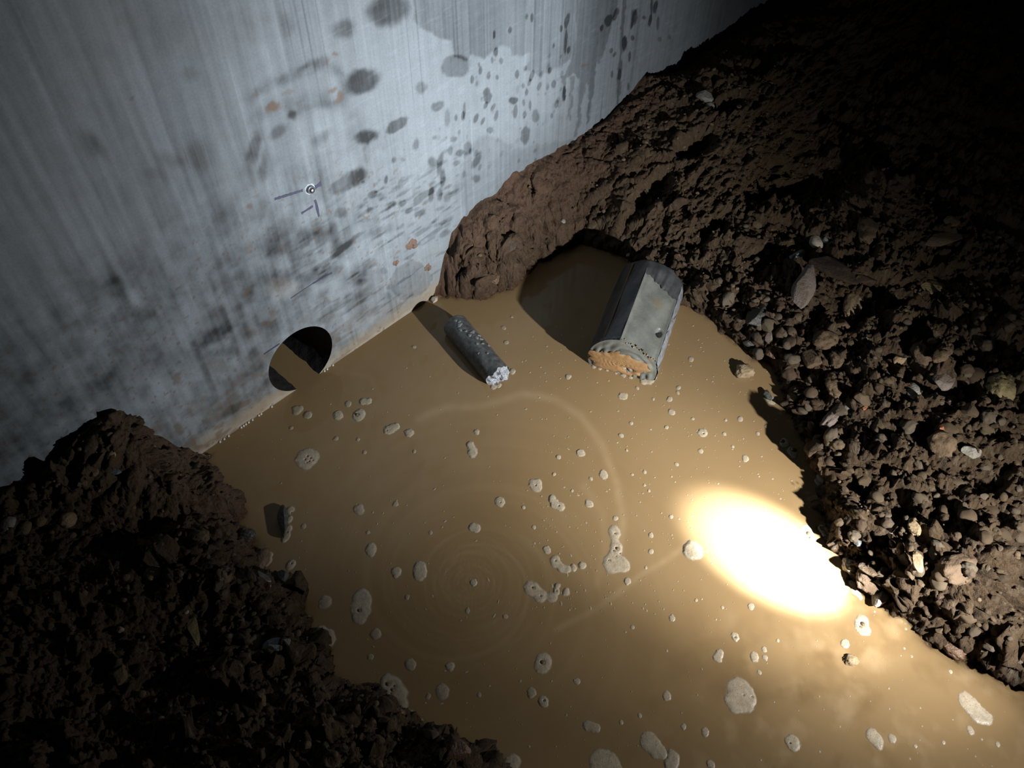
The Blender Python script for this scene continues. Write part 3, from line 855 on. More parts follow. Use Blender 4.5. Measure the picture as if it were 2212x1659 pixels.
# ------------------------------------------------------------------ anchor bolt
M_STEEL = mat_plain('bright_steel', (0.62, 0.64, 0.66), 0.28, (0.42, 0.44, 0.47), 120, 0.0, 1.0)
M_DUST = mat_plain('drill_dust', (0.42, 0.47, 0.52), 0.9, (0.3, 0.34, 0.39), 250, 0.002)
M_SLEEVE = mat_plain('grey_steel', (0.26, 0.28, 0.31), 0.4, (0.18, 0.19, 0.21), 200, 0.0, 0.8)


def lathe_y(c, prof, n=40, wob=0.0, seed=1):
    """rings around -y from a wall point: prof = (radius, distance out of the wall)"""
    V = []; Fq = []
    for k, (r, o) in enumerate(prof):
        for i in range(n):
            a = 2 * math.pi * i / n
            w = 1 + wob * math.sin(3 * a + seed) + wob * math.sin(7 * a + 2 * seed)
            V.append((c[0] + r * w * math.cos(a), c[1] - o, c[2] + r * w * math.sin(a)))
    for k in range(len(prof) - 1):
        for i in range(n):
            i2 = (i + 1) % n
            Fq.append((k * n + i, k * n + i2, (k + 1) * n + i2, (k + 1) * n + i))
    V.append((c[0], c[1] - prof[-1][1], c[2])); e = len(V) - 1
    for i in range(n):
        Fq.append(((len(prof) - 1) * n + i, (len(prof) - 1) * n + (i + 1) % n, e))
    return np.array(V), Fq


bp = on_wall(669, 408)
bolt = empty('anchor_bolt', bp, 'shiny round steel anchor set in the wall beside the blue marker strokes', 'bolt')
z0 = np.zeros(3)
for nm, prof, mt, wob in (('dust_ring', [(0.0105, 0.0), (0.0100, 0.0004), (0.009, 0.0006), (0.0075, 0.0005)], M_DUST, 0.06),
                          ('sleeve', [(0.0078, 0.0), (0.0078, 0.0045), (0.0072, 0.0054), (0.006, 0.0054), (0.006, 0.002)], M_SLEEVE, 0),
                          ('stud', [(0.0058, 0.0), (0.0058, 0.006), (0.0052, 0.0085), (0.0035, 0.0098), (0.001, 0.0102)], M_STEEL, 0)):
    v_, f_ = lathe_y(z0, prof, 36, wob)
    mesh_obj(nm, v_, f_, mt, bolt)

# ------------------------------------------------------------------ stones
_ico_cache = {}


def ico(sub):
    if sub in _ico_cache:
        return _ico_cache[sub]
    import bmesh
    bm = bmesh.new()
    bmesh.ops.create_icosphere(bm, subdivisions=sub, radius=1.0)
    v = np.array([q.co[:] for q in bm.verts]); f = np.array([[q.index for q in p.verts] for p in bm.faces])
    bm.free()
    _ico_cache[sub] = (v, f)
    return v, f


def stone_shape(kind, seed, sub=4):
    r = np.random.RandomState(seed)
    v, f = ico(sub)
    p = v.copy()
    if kind == 'round':
        p = p * (1 + 0.16 * fbm3(v, 1.3, seed, 2))[:, None]
        ncut, cr_ = 3, (0.78, 0.95)
    elif kind == 'clod':
        p = p * (1 + 0.34 * fbm3(v, 1.9, seed, 4))[:, None]
        lump = np.abs(fbm3(v, 4.5, seed + 3, 2))
        p = p * (1 - 0.28 * lump)[:, None]
        ncut, cr_ = 2, (0.75, 0.95)
    elif kind == 'rubble':
        p = p * (1 + 0.42 * fbm3(v, 2.6, seed, 4))[:, None]
        ncut, cr_ = 3, (0.7, 0.95)
    else:  # angular, slab, shard
        p = p * (1 + 0.12 * fbm3(v, 1.2, seed, 2))[:, None]
        ncut, cr_ = 11, (0.52, 0.85)
    for _ in range(ncut):
        n = r.randn(3); n /= np.linalg.norm(n)
        c = r.uniform(*cr_)
        ex = np.maximum(0, p @ n - c)
        p = p - ex[:, None] * n * 0.94
    p = p * (1 + 0.045 * fbm3(v, 6.0, seed + 9, 3))[:, None]
    p = p / np.abs(p).max(0)
    return p, f


def place_stone(name, px, py, w, h, ang, kind, mat, label, cat='stone', group=None, seed=None, thick=0.7, tilt=0.0, sink=0.2, sub=4, water_lvl=False, lift=0.0):
    """w along ang (image degrees, clockwise), h across, in photo pixels"""
    p = on_soil(px, py, water_lvl)
    dist = np.linalg.norm(p - CAM)
    s = dist / F
    ca, sa = math.cos(math.radians(ang)), math.sin(math.radians(ang))
    q = on_z(px + 10 * ca, py + 10 * sa, p[2]) - p
    kx = np.linalg.norm(q) / (10 * s)            # foreshortening along that direction
    q2 = on_z(px - 10 * sa, py + 10 * ca, p[2]) - p
    ky = np.linalg.norm(q2) / (10 * s)
    yaw = math.atan2(q[1], q[0])
    a = w * s / 2 * min(kx, 1.25); b2 = h * s / 2 * min(ky, 1.25)
    c = thick * min(a, b2)
    v, f = stone_shape(kind, seed if seed is not None else int(px * 13 + py * 7), sub)
    o = mesh_obj(name, v * np.array([a, b2, c]), f, mat, smooth=kind in ('round', 'clod', 'rubble'))
    o.rotation_euler = (math.radians(tilt), 0, yaw)
    o.location = (p[0], p[1], p[2] + c * (1 - 2 * sink) + lift)
    tag(o, label, cat, group)
    return o


# name, px, py, w, h, angle, shape, colour, label, extra
STONES = [
    ('slab_stone', 1733, 622, 108, 58, 108, 'slab', 'mauve', 'large mauve-grey slab standing tilted in the dark hollow of the gravel bank', dict(thick=.5, tilt=-25)),
    ('flat_stone', 1818, 590, 150, 44, 22, 'slab', 'shade_brown', 'long brown flat stone, coloured near-black for shade, lying to the right of the mauve-grey slab', dict(thick=.4)),
    ('rounded_stone', 1838, 668, 74, 44, 95, 'clod', 'tan', 'tan rounded stone standing below the long dark flat stone', {}),
    ('pale_stone', 1765, 528, 34, 26, 40, 'round', 'pale', 'pale rounded stone in the hollow above the mauve-grey slab', {}),
    ('stone_shard', 1722, 554, 36, 16, -25, 'shard', 'blue', 'small blue-grey shard touching the top of the mauve-grey slab', {}),
    ('stone', 1786, 520, 20, 18, 0, 'angular', 'grey', 'small grey stone right beside the pale rounded stone in the hollow', {}),
    ('soil_clod', 1781, 743, 56, 42, -20, 'clod', 'brown', 'brown angular clod below the tan rounded stone, at the foot of the hollow', {}),
    ('stone', 1818, 710, 40, 26, 10, 'angular', 'brown', 'brown stone wedged directly under the tan rounded stone', {}),
    ('stone', 1752, 780, 40, 34, 70, 'angular', 'brown', 'brown block, first of the row of three below the brown angular clod', {}),
    ('stone', 1806, 781, 36, 36, 0, 'clod', 'brown', 'rough brown lump, middle of the row of three below the brown angular clod', {}),
    ('stone', 1941, 781, 27, 26, 30, 'angular', 'tan', 'pale tan cube-like stone at the edge of the deep shadow on the gravel bank', {}),
    ('stone', 1915, 792, 30, 22, -20, 'angular', 'brown', 'brown stone touching the left side of the pale tan cube-like stone', {}),
    ('soil_clod', 1799, 838, 40, 50, 0, 'rubble', 'brown', 'spiky brown clod standing alone in the black shadow beside the pool', {}),
    ('stone', 2036, 826, 50, 48, 30, 'angular', 'mauve', 'grey-brown angular stone with a pale patch, left of the olive lump', {}),
    ('soil_clod', 2160, 846, 62, 60, 0, 'clod', 'olive', 'large olive-yellow lump near the right edge of the gravel bank', {}),
    ('wet_stone', 1636, 690, 56, 44, 125, 'slab', 'dark', 'black wet stone with a blue-grey face at the water edge past the big core', {}),
    ('wet_stone', 1621, 744, 38, 19, 5, 'round', 'dark', 'dark greenish oval pebble at the water edge below the black wet stone', {}),
    ('red_stone', 1639, 766, 20, 26, 10, 'angular', 'red', 'small red wet stone at the water edge next to the dark oval pebble', {}),
    ('wet_stone', 1667, 763, 34, 34, 0, 'clod', 'wet', 'wet reddish-brown lump right of the small red stone at the water edge', {}),
    ('stone', 1659, 731, 20, 28, 20, 'angular', 'mauve', 'pinkish stone just above the dark oval pebble at the water edge', {}),
    ('half_sunk_stone', 1607, 806, 46, 38, 15, 'clod', 'tan', 'ochre lump half sunk in the water off the gravel bank', dict(water_lvl=True, sink=.35)),
    ('half_sunk_stone', 1656, 856, 28, 18, 25, 'shard', 'dark', 'small dark stone breaking the water with a foam cap against it', dict(water_lvl=True, sink=.3)),
    ('stone', 1795, 907, 62, 30, -45, 'rubble', 'mauve', 'elongated knobbly pale-brown clod at the lower edge of the black shadow', {}),
    ('soil_clod', 1814, 938, 50, 36, -35, 'clod', 'brown', 'brown clod touching the underside of the elongated knobbly clod', {}),
    ('red_stone', 1867, 882, 14, 9, -30, 'angular', 'red', 'tiny orange-red chip beside the white pebble on the gravel bank', {}),
    ('pale_stone', 1830, 884, 22, 20, 0, 'round', 'grey', 'pale round pebble left of the tiny orange-red chip', {}),
    ('red_stone', 2022, 940, 16, 12, 20, 'angular', 'red', 'coral-red chip stuck on top of the big red-brown lump', dict(lift=.02)),
    ('soil_clod', 2029, 966, 66, 54, 0, 'rubble', 'brown', 'big red-brown lump carrying a coral-red chip on the gravel bank', {}),
    ('stone', 1971, 850, 32, 36, 0, 'round', 'grey', 'smooth grey stone left of the grey-brown angular stone', {}),
    ('pale_stone', 2094, 980, 44, 28, -10, 'angular', 'grey', 'pale grey oval pebble right of the big red-brown lump', {}),
    ('soil_clod', 1988, 771, 48, 46, 0, 'clod', 'brown', 'dark brown clod right of the pale tan cube-like stone', {}),
    ('soil_clod', 2031, 770, 34, 44, 30, 'clod', 'brown', 'upright brown clod touching the right side of the dark brown clod', {}),
    ('slate_stone', 2018, 626, 78, 32, 12, 'slab', 'olive', 'flat grey-green slate lying on the upper slope right of the dark flat stone', dict(thick=.4)),
    ('stone', 2015, 741, 28, 15, -5, 'angular', 'tan', 'small tan block above the dark brown clods on the gravel bank', {}),
    ('stone_shard', 1867, 733, 16, 7, 0, 'shard', 'blue', 'tiny pale-blue chip shining in the deep shadow right of the brown clod', {}),
    ('slab_stone', 2040, 520, 108, 28, -8, 'slab', 'brown', 'long brown slab on the dark upper rim of the gravel bank', dict(thick=.5)),
    ('stone', 2050, 484, 38, 20, 0, 'angular', 'brown', 'brown stone perched above the long brown slab on the upper rim', {}),
    ('soil_clod', 1870, 505, 50, 70, 10, 'rubble', 'brown', 'ragged brown clod forming the lit crest above the dark flat stone', {}),
    ('pale_stone', 1926, 1156, 24, 28, 0, 'round', 'pale', 'cream round pebble above the dark pit near the soil clump by the pool', {}),
    ('stone', 1973, 1142, 34, 42, 10, 'clod', 'tan', 'tan egg-like stone right of the cream round pebble', {}),
    ('soil_clod', 1876, 1252, 66, 62, 20, 'rubble', 'brown', 'large crumbly soil clump at the water edge beside the bright torch spot', dict(sink=.42, thick=.5)),
    ('wet_stone', 1898, 1292, 40, 48, 30, 'angular', 'pale', 'bright white wet lump hanging under the large crumbly soil clump', {}),
    ('wet_stone', 1833, 1226, 30, 44, -30, 'rubble', 'pale', 'black-and-white wet pebble cluster left of the large crumbly soil clump', {}),
    ('wet_stone', 1852, 1175, 22, 18, 30, 'angular', 'blue', 'glinting blue-black stone by the dark pit near the water edge', {}),
    ('half_sunk_stone', 1777, 1034, 30, 28, 10, 'round', 'grey', 'grey foam-ringed stone on the shore at the foot of the black shadow', dict(water_lvl=True, sink=.3)),
    ('wet_stone', 1934, 1342, 38, 17, -5, 'round', 'pale', 'pale flat wet pebble on the shoreline right of the foam ring', {}),
    ('wet_stone', 2057, 1406, 64, 32, 32, 'clod', 'wet', 'wet reddish lump in the shallows at the lower right shore', {}),
    ('half_sunk_stone', 1838, 1427, 38, 30, 0, 'clod', 'tan', 'orange-brown lump just below the surface at the lower right', dict(water_lvl=True, sink=.55)),
    ('slab_stone', 1981, 1216, 52, 24, 80, 'slab', 'tan', 'upright tan slab on the bank right of the large crumbly soil clump', {}),
    ('soil_clod', 2060, 1235, 90, 70, -20, 'rubble', 'brown', 'broad crumbly brown clod on the bank right of the upright tan slab', {}),
    ('rounded_stone', 149, 1127, 34, 36, 20, 'round', 'tan', 'tan round stone, biggest and rightmost of the row on the dark left bank', {}),
    ('rounded_stone', 90, 1127, 28, 28, 0, 'round', 'brown', 'brown round stone, second from the right of the row on the dark left bank', {}),
    ('rounded_stone', 57, 1143, 26, 28, 0, 'round', 'brown', 'dim brown round stone, third from the right of the row on the left bank', {}),
    ('rounded_stone', 20, 1136, 32, 32, 0, 'round', 'grey', 'dim grey round stone at the left end of the row on the left bank', {}),
    ('wet_stone', 334, 1243, 46, 32, -35, 'round', 'olive', 'pale olive oval stone at the edge of the black hollow in the left bank', {}),
    ('slate_stone', 418, 1364, 76, 27, 75, 'slab', 'olive', 'long grey-green slate lying in the lower left bank', dict(thick=.35)),
    ('stone_shard', 263, 1361, 20, 15, 0, 'angular', 'tan', 'small yellowish chip left of the long grey-green slate', {}),
    ('pale_stone', 527, 1312, 16, 11, 0, 'round', 'pale', 'tiny whitish pebble on the dark crumbs of the left bank', {}),
    ('pale_stone', 403, 1323, 12, 9, 0, 'round', 'pale', 'tiny cream pebble above the long grey-green slate', {}),
    ('wet_stone', 546, 1393, 60, 30, -40, 'shard', 'brown', 'wet brown-and-tan shard left of the blue-grey slate on the left shore', {}),
    ('slate_stone', 598, 1395, 66, 30, -20, 'shard', 'blue', 'blue-grey wedge of slate near the left shore', {}),
    ('wet_stone', 566, 1212, 34, 54, 15, 'round', 'wet', 'glossy brown stone edged with foam on the left shore', dict(sink=.2)),
    ('stone_shard', 574, 1253, 48, 20, 55, 'shard', 'pale', 'pale pointed wedge of stone under the glossy brown stone on the left shore', {}),
    ('wet_stone', 535, 1160, 44, 28, -10, 'clod', 'dark', 'dark wet lump on the left shore above the glossy brown stone', {}),
    ('wet_stone', 534, 1136, 22, 18, -20, 'clod', 'wet', 'small wet knob on the left shore above the dark wet lump', {}),
    ('half_sunk_stone', 613, 1131, 78, 26, 83, 'slab', 'dark', 'black oblong stone standing in the water off the left shore, foam on one side', dict(water_lvl=True, sink=.25, thick=.9)),
    ('half_sunk_stone', 609, 1246, 34, 28, -20, 'angular', 'dark', 'dark bluish stone in the water against the left shore', dict(water_lvl=True, sink=.3)),
    ('soil_clod', 484, 1247, 40, 42, 0, 'clod', 'brown', 'rounded brown clod between the pale wedge and the left bank hollow', {}),
    ('soil_clod', 436, 1165, 40, 34, 0, 'clod', 'brown', 'brown clod on the clay mound of the left bank', {}),
    ('stone', 203, 1022, 26, 22, -30, 'angular', 'brown', 'small light-brown stone on the left bank below the wall, right of its pair', {}),
    ('stone', 184, 1042, 22, 30, 20, 'angular', 'brown', 'small light-brown stone on the left bank below the wall, lower of its pair', {}),
    ('slate_stone', 250, 1021, 40, 13, 8, 'shard', 'blue', 'thin blue-grey slate chip near the wall on the left bank', {}),
    ('stone', 242, 985, 20, 24, 0, 'round', 'tan', 'light-brown pebble at the top of the left bank, close to the wall', {}),
    ('soil_clod', 557, 1521, 40, 62, 15, 'clod', 'brown', 'tall brown stone standing in the black hollow of the lower left bank', {}),
    ('soil_clod', 260, 1460, 46, 46, -20, 'angular', 'brown', 'brown block in the dark lower left bank', {}),
    ('soil_clod', 240, 1532, 70, 40, -45, 'slab', 'brown', 'leaning brown slab below the brown block in the lower left bank', {}),
    ('soil_clod', 450, 1518, 30, 24, 0, 'clod', 'brown', 'small brown lump left of the tall brown stone in the black hollow', {}),
    ('wet_stone', 990, 1625, 70, 52, -40, 'angular', 'wet', 'wet dark rock at the tip of the lower left bank', {}),
    ('wet_stone', 862, 1548, 34, 38, 0, 'rubble', 'wet', 'shiny wet clod behind the foam strip on the lower left shore', {}),
    ('wet_stone', 665, 1340, 30, 24, 20, 'rubble', 'wet', 'small glinting wet clod on the left shore above the bubbly foam', {}),
    ('stone', 1521, 215, 36, 26, 25, 'angular', 'grey', 'pale grey stone on the clay slope below the far wall', {}),
    ('stone', 1533, 232, 20, 16, 0, 'round', 'grey', 'small pale grey pebble touching the pale grey stone on the clay slope', {}),
    ('pale_stone', 1363, 552, 22, 12, -30, 'shard', 'pale', 'small white chip behind the far end of the big core', {}),
    ('pale_stone', 939, 648, 14, 18, 20, 'angular', 'pale', 'pale angular pebble at the corner where wall, clay and water meet', dict(water_lvl=True, sink=.2)),
    ('wet_stone', 1068, 603, 30, 34, 10, 'clod', 'wet', 'dark reddish wet stone at the foot of the clay face by the wall', {}),
    ('stone', 1215, 480, 14, 12, 0, 'round', 'grey', 'grey pebble in the soil above the shadow of the big core', {}),
]
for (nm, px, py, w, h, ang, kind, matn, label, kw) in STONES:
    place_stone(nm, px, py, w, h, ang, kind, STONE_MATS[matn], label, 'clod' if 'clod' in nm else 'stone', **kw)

KEEP_OFF = np.array([(o_.location[0], o_.location[1], max(o_.dimensions) * 0.62) for o_ in COL.objects if o_.type == 'MESH' and o_.get('category') in ('stone', 'clod')])
# loose gravel: one of each kind, then copies
PROTO = []
for i, (kind, sd) in enumerate([('clod', 1), ('clod', 2), ('angular', 3), ('angular', 4), ('round', 5), ('rubble', 6), ('rubble', 7), ('angular', 8), ('clod', 9), ('round', 10)]):
    v, f = stone_shape(kind, 900 + sd, 3)
    sc_ = np.array([1, RNG.uniform(.65, .95), RNG.uniform(.5, .8)])
    PROTO.append((v * sc_, f, kind))
PROTO_ME = []
for v, f, kind in PROTO:
    o = mesh_obj('gravel_stone', v, f, M_GRAVEL, smooth=kind != 'angular', link=False)
    PROTO_ME.append(o)


REGIONS = [  # polygon in the photo, count, size range, label, group
    ([(1500, 690), (1660, 560), (1760, 700), (1900, 700), (2212, 680), (2212, 1010), (1790, 1010), (1720, 880)], 150, (13, 44),
     'loose brown stone among the gravel of the right bank above the pool bend', 'loose stones on the upper gravel bank'),
    ([(1790, 1010), (2212, 1010), (2212, 1465), (2120, 1420), (1960, 1320), (1880, 1230), (1800, 1120)], 140, (11, 36),
     'loose pebble among the lit gravel beside the bright torch spot', 'loose pebbles beside the torch spot'),
    ([(1480, 560), (1640, 470), (1670, 600), (1600, 700), (1520, 660)], 34, (8, 22),
     'dark pebble in the gravel between the big core and the mauve-grey slab', 'pebbles right of the big core'),
    ([(440, 1180), (560, 1150), (640, 1330), (700, 1480), (830, 1520), (980, 1620), (800, 1640), (620, 1500), (480, 1330)], 46, (10, 30),
     'dark crumb of soil along the left shore of the pool', 'soil crumbs along the left shore')]
ng = 0
for (pl, cnt_, (s0, s1), label, group) in REGIONS:
    k = 0; tries = 0
    xs_ = [q[0] for q in pl]; ys_ = [q[1] for q in pl]
    while k < cnt_ and tries < cnt_ * 30:
        tries += 1
        px = RNG.uniform(min(xs_), max(xs_)); py = RNG.uniform(min(ys_), max(ys_))
        if poly_sd(np.array([px]), np.array([py]), pl)[0] > 0:
            continue
        p = on_soil(px, py)
        if p[2] < 0.004 or p[1] > -0.02:
            continue
        o = PROTO_ME[RNG.randint(len(PROTO_ME))].copy()
        COL.objects.link(o)
        r = (s0 + (s1 - s0) * RNG.rand() ** 2.2) * np.linalg.norm(p - CAM) / F / 2
        o.scale = (r, r, r)
        o.rotation_euler = (RNG.uniform(-.5, .5), RNG.uniform(-.5, .5), RNG.uniform(0, 6.28))
        o.location = (p[0], p[1], p[2] + r * 0.22)
        tag(o, label, 'stone', group)
        k += 1; ng += 1

KEEP_OFF = np.concatenate([KEEP_OFF, [(o_.location[0], o_.location[1], o_.scale[0]) for o_ in COL.objects if o_.name.startswith('gravel_stone')]])
# uncountable grit over the banks: one mesh
gv, gf = [], []
base = 0
vv, f0 = stone_shape('angular', 77, 2)
vv2, _ = stone_shape('rubble', 78, 2)
for _ in range(5200):
    x = RNG.uniform(-0.1, 1.9); y = RNG.uniform(-1.45, -0.03)
    h = H(x, y)
    if h < 0.003 or (np.hypot(KEEP_OFF[:, 0] - x, KEEP_OFF[:, 1] - y) < KEEP_OFF[:, 2] + 0.006).any():
        continue
    i = int(np.searchsorted(xs, x)); j = int(np.searchsorted(ys, y))
    if TCLAY[min(j, len(ys) - 1), min(i, len(xs) - 1)] > 0.35 and RNG.rand() < .85:
        continue
    r = 0.0016 + 0.005 * RNG.rand() ** 3
    a = RNG.uniform(0, 6.28); ca, sa = math.cos(a), math.sin(a)
    b_ = (vv if RNG.rand() < .5 else vv2) * np.array([r, r * RNG.uniform(.6, 1), r * RNG.uniform(.5, .9)])
    b_ = np.stack([b_[:, 0] * ca - b_[:, 1] * sa, b_[:, 0] * sa + b_[:, 1] * ca, b_[:, 2]], 1) + np.array([x, y, h + r * 0.2])
    gv.append(b_); gf.append(f0 + base); base += len(b_)
grit = mesh_obj('grit', np.concatenate(gv), np.concatenate(gf), M_BROWN)
tag(grit, 'fine grit and crumbs strewn over the soil banks', 'grit', kind='stuff')

# ------------------------------------------------------------------ mud splats on the wall
M_MUD = mat_plain('dried_mud', (0.17, 0.115, 0.085), 0.85, (0.09, 0.06, 0.045), 300, 0.003)


def splat(px, py, rpx, label, seed):
    p = on_wall(px, py)
    r = rpx * np.linalg.norm(p - CAM) / F
    n, m_ = 40, 9
    V = []; Fq = []
    rs2 = np.random.RandomState(seed); ph = rs2.uniform(0, 6, 4)
    for k in range(m_):
        t = k / (m_ - 1)
        for i in range(n):
            a = 2 * math.pi * i / n
            w = 1 + .16 * math.sin(2 * a + ph[0]) + .14 * math.sin(3 * a + ph[1]) + .10 * math.sin(5 * a + ph[2]) + .06 * math.sin(9 * a + ph[3])
            rr_ = r * (1 - t) * (w if t < .6 else 1 + (w - 1) * (1 - t) * 2)
            out = 0.30 * r * (1 - (1 - t) ** 2.2) * (1 + .35 * math.sin(4 * a + ph[1] + 5 * t)) if k else -0.0005
            V.append((rr_ * math.cos(a), -out, rr_ * math.sin(a)))
    for k in range(m_ - 1):
        for i in range(n):
            i2 = (i + 1) % n
            Fq.append((k * n + i, k * n + i2, (k + 1) * n + i2, (k + 1) * n + i))
    o = mesh_obj('mud_splat', np.array(V), Fq, M_MUD, loc=p)
    tag(o, label, 'mud splat', 'mud splats on the wall')


splat(890, 528, 15, 'largest brown mud splat on the wall, above the pale film by the clay corner', 1)
splat(855, 568, 8, 'small mud splat at the left tip of the pale film on the wall', 2)
splat(924, 578, 10, 'mud splat on the wall closest to the clay bank', 3)

# ------------------------------------------------------------------ big core
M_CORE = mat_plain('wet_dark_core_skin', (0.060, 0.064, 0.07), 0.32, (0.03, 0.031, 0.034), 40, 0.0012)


def mat_cutface():
    m, nt, b = new_mat('sawn_grey_face')
    tc = N(nt, 'ShaderNodeTexCoord').outputs['Object']
    f = noise(nt, 30, 6, 0.65, tc)
    c = ramp(nt, f, [(0.3, (0.10, 0.108, 0.098)), (0.65, (0.155, 0.163, 0.148))])
    c = mixc(nt, ramp(nt, noise(nt, 22, 4, 0.6, tc), [(0.58, (0.0,)), (0.72, (0.6,))]), c, (0.19, 0.12, 0.05))
    L(nt, c, b.inputs['Base Color'])
    b.inputs['Roughness'].default_value = 0.45
    L(nt, bump(nt, noise(nt, 160, 4, 0.6, tc), 0.25, 0.002), b.inputs['Normal'])
    return m


M_FACE = mat_cutface()
M_CLAY = mat_plain('ochre_clay_smear', (0.32, 0.19, 0.085), 0.65, (0.23, 0.132, 0.056), 90, 0.0015)
M_LITSCUFF = mat_plain('lit_scuffed_edge', (0.23, 0.245, 0.275), 0.4, (0.075, 0.082, 0.095), 70, 0.003)  # paler than the skin to carry grazing light on the shoulder
big = empty('concrete_core', BC_P, 'big drilled concrete core with a flat grey face, half sunk beside the far bank', 'core', 'drilled concrete cores')
S_ = np.cross(BC_N, [0, 0, 1.0]); S_ /= np.linalg.norm(S_)
U_ = np.cross(S_, BC_N)
A0, A1 = math.radians(24), math.radians(99)     # the flat face is the chord between these angles


def core_pt(t, ang, r):
    return BC_N * t + (S_ * math.cos(ang) + U_ * math.sin(ang)) * r


def core_surface(name, angs, ts, rf, mat):
    V = []; n = len(angs)
    for t in ts:
        for a in angs:
            tt = t
            V.append(core_pt(tt, a, rf(a, t)))
    return mesh_obj(name, np.array(V), grid_faces(n, len(ts)), mat, big)


def endwarp(a, t):
    return 0.0


# curved skin, from the end of the flat face round underneath to its start
angs = np.linspace(A1, A0 + 2 * math.pi, 150); ts = np.concatenate([np.linspace(0, BC_L - 0.012, 70), BC_L - 0.012 + 0.012 * np.sin(np.linspace(0.1, 1, 8) * math.pi / 2)])


def r_skin(a, t):
    r = BC_R + 0.0008 * math.sin(a * 9 + t * 40)
    e = max(0, t - (BC_L - 0.012)) / 0.012
    r -= 0.012 * (1 - math.sqrt(max(0, 1 - e * e)))
    if t < 0.004:
        r -= 0.0014 * (1 + math.sin(a * 31) * math.sin(a * 17))
    return r


core_surface('curved_skin', angs, ts, r_skin, M_CORE)
# flat face, ends before the far end where the skin is whole again
T1 = BC_L * 0.80
nU = 60
tsf = np.linspace(0, T1, 110)
V = []
c0, c1 = np.array([math.cos(A0), math.sin(A0)]) * BC_R, np.array([math.cos(A1), math.sin(A1)]) * BC_R
for t in tsf:
    for i in range(nU):
        u = i / (nU - 1)
        q = c0 * (1 - u) + c1 * u
        edge = min(u, 1 - u)
        dn = -0.0015 * sstep(0.0, 0.08, np.array(edge)) + 0.0012 * math.sin(u * 9 + t * 30) * min(1, edge * 8)
        # hole knocked in the face near its outer edge
        hole = math.exp(-(((t - 0.085) / 0.010) ** 2 + ((u - 0.16) / 0.065) ** 2) ** 2)
        dn -= 0.016 * hole
        qn = (c0 + c1) / np.linalg.norm(c0 + c1)
        tt = t
        if t >= T1 - 1e-6:
            tt = T1 + 0.02
        q = q + qn * dn
        V.append(BC_N * tt + S_ * q[0] + U_ * q[1])
mesh_obj('flat_face', np.array(V), grid_faces(nU, len(tsf))[:, ::-1], M_FACE, big)
# whole skin beyond the torn edge
angs2 = np.linspace(A0, A1, 60)
ts2 = np.concatenate([[T1 - 0.006], np.linspace(T1, BC_L - 0.012, 12), BC_L - 0.012 + 0.012 * np.sin(np.linspace(0.1, 1, 8) * math.pi / 2)])
V = []
for k, t in enumerate(ts2):
    for i, a in enumerate(angs2):
        u = i / (len(angs2) - 1)
        # the chord bulges into the full round over a short torn shoulder
        ch = math.cos((A1 - A0) / 2) * BC_R / math.cos(a - (A0 + A1) / 2)
        s_ = 1.0 if k > 0 else 0.0
        lift_ = 0.30
        r = ch + (r_skin(a, t) - ch) * (s_ * float(sstep(T1 - 0.01, BC_L - 0.02, np.array(t))) * 0.75 + s_ * 0.10 * (1 + math.sin(u * 19) * .8))
        tt = t + ((0.022 * (u - 0.5) + 0.0022 * math.sin(u * 23 + 1) + 0.0016 * math.sin(u * 51)) * max(0.0, 1 - (t - T1 + .006) / (BC_L - T1)))
        V.append(core_pt(tt, a, r))
mesh_obj('torn_skin', np.array(V), grid_faces(len(angs2), len(ts2)), M_CORE, big)
# far cap
allang = np.linspace(0, 2 * math.pi, 120, endpoint=False)
V = []; Fq = []
for k, r in enumerate((BC_R - 0.012, 0.045, 0.02)):
    for a in allang:
        V.append(core_pt(BC_L + 0.001 * k, a, r))
for k in range(2):
    for i in range(120):
        i2 = (i + 1) % 120
        Fq.append((k * 120 + i, k * 120 + i2, (k + 1) * 120 + i2, (k + 1) * 120 + i))
Fq.append(tuple(range(240, 360)))
mesh_obj('far_end', np.array(V), Fq, M_CORE, big)


# near end: broken plane with ridges, then the clay smear with its rings
def near_r(a):
    a = (a + math.pi) % (2 * math.pi) - math.pi
    if A0 <= a <= A1:
        return math.cos((A1 - A0) / 2) * BC_R / math.cos(a - (A0 + A1) / 2) - 0.0008
    return BC_R - 0.0012


rows = 26
V = []; Fq = []
for k in range(rows):
    s = 1 - k / (rows - 1)
    for a in allang:
        r = near_r(a) * s
        rel = 0.004 * (1 - s) ** 0.5 * 0 + 0.0016 * math.sin(r * 420 + a * 2) * min(1, (1 - s) * 6) + 0.0012 * math.sin(a * 13 + s * 20) * min(1, (1 - s) * 5)
        V.append(core_pt(-rel - 0.003 * min(1, (1 - s) * 4), a, r))
for k in range(rows - 1):
    for i in range(120):
        i2 = (i + 1) % 120
        Fq.append((k * 120 + i, (k + 1) * 120 + i, (k + 1) * 120 + i2, k * 120 + i2))
mesh_obj('broken_end', np.array(V), Fq, M_FACE, big)
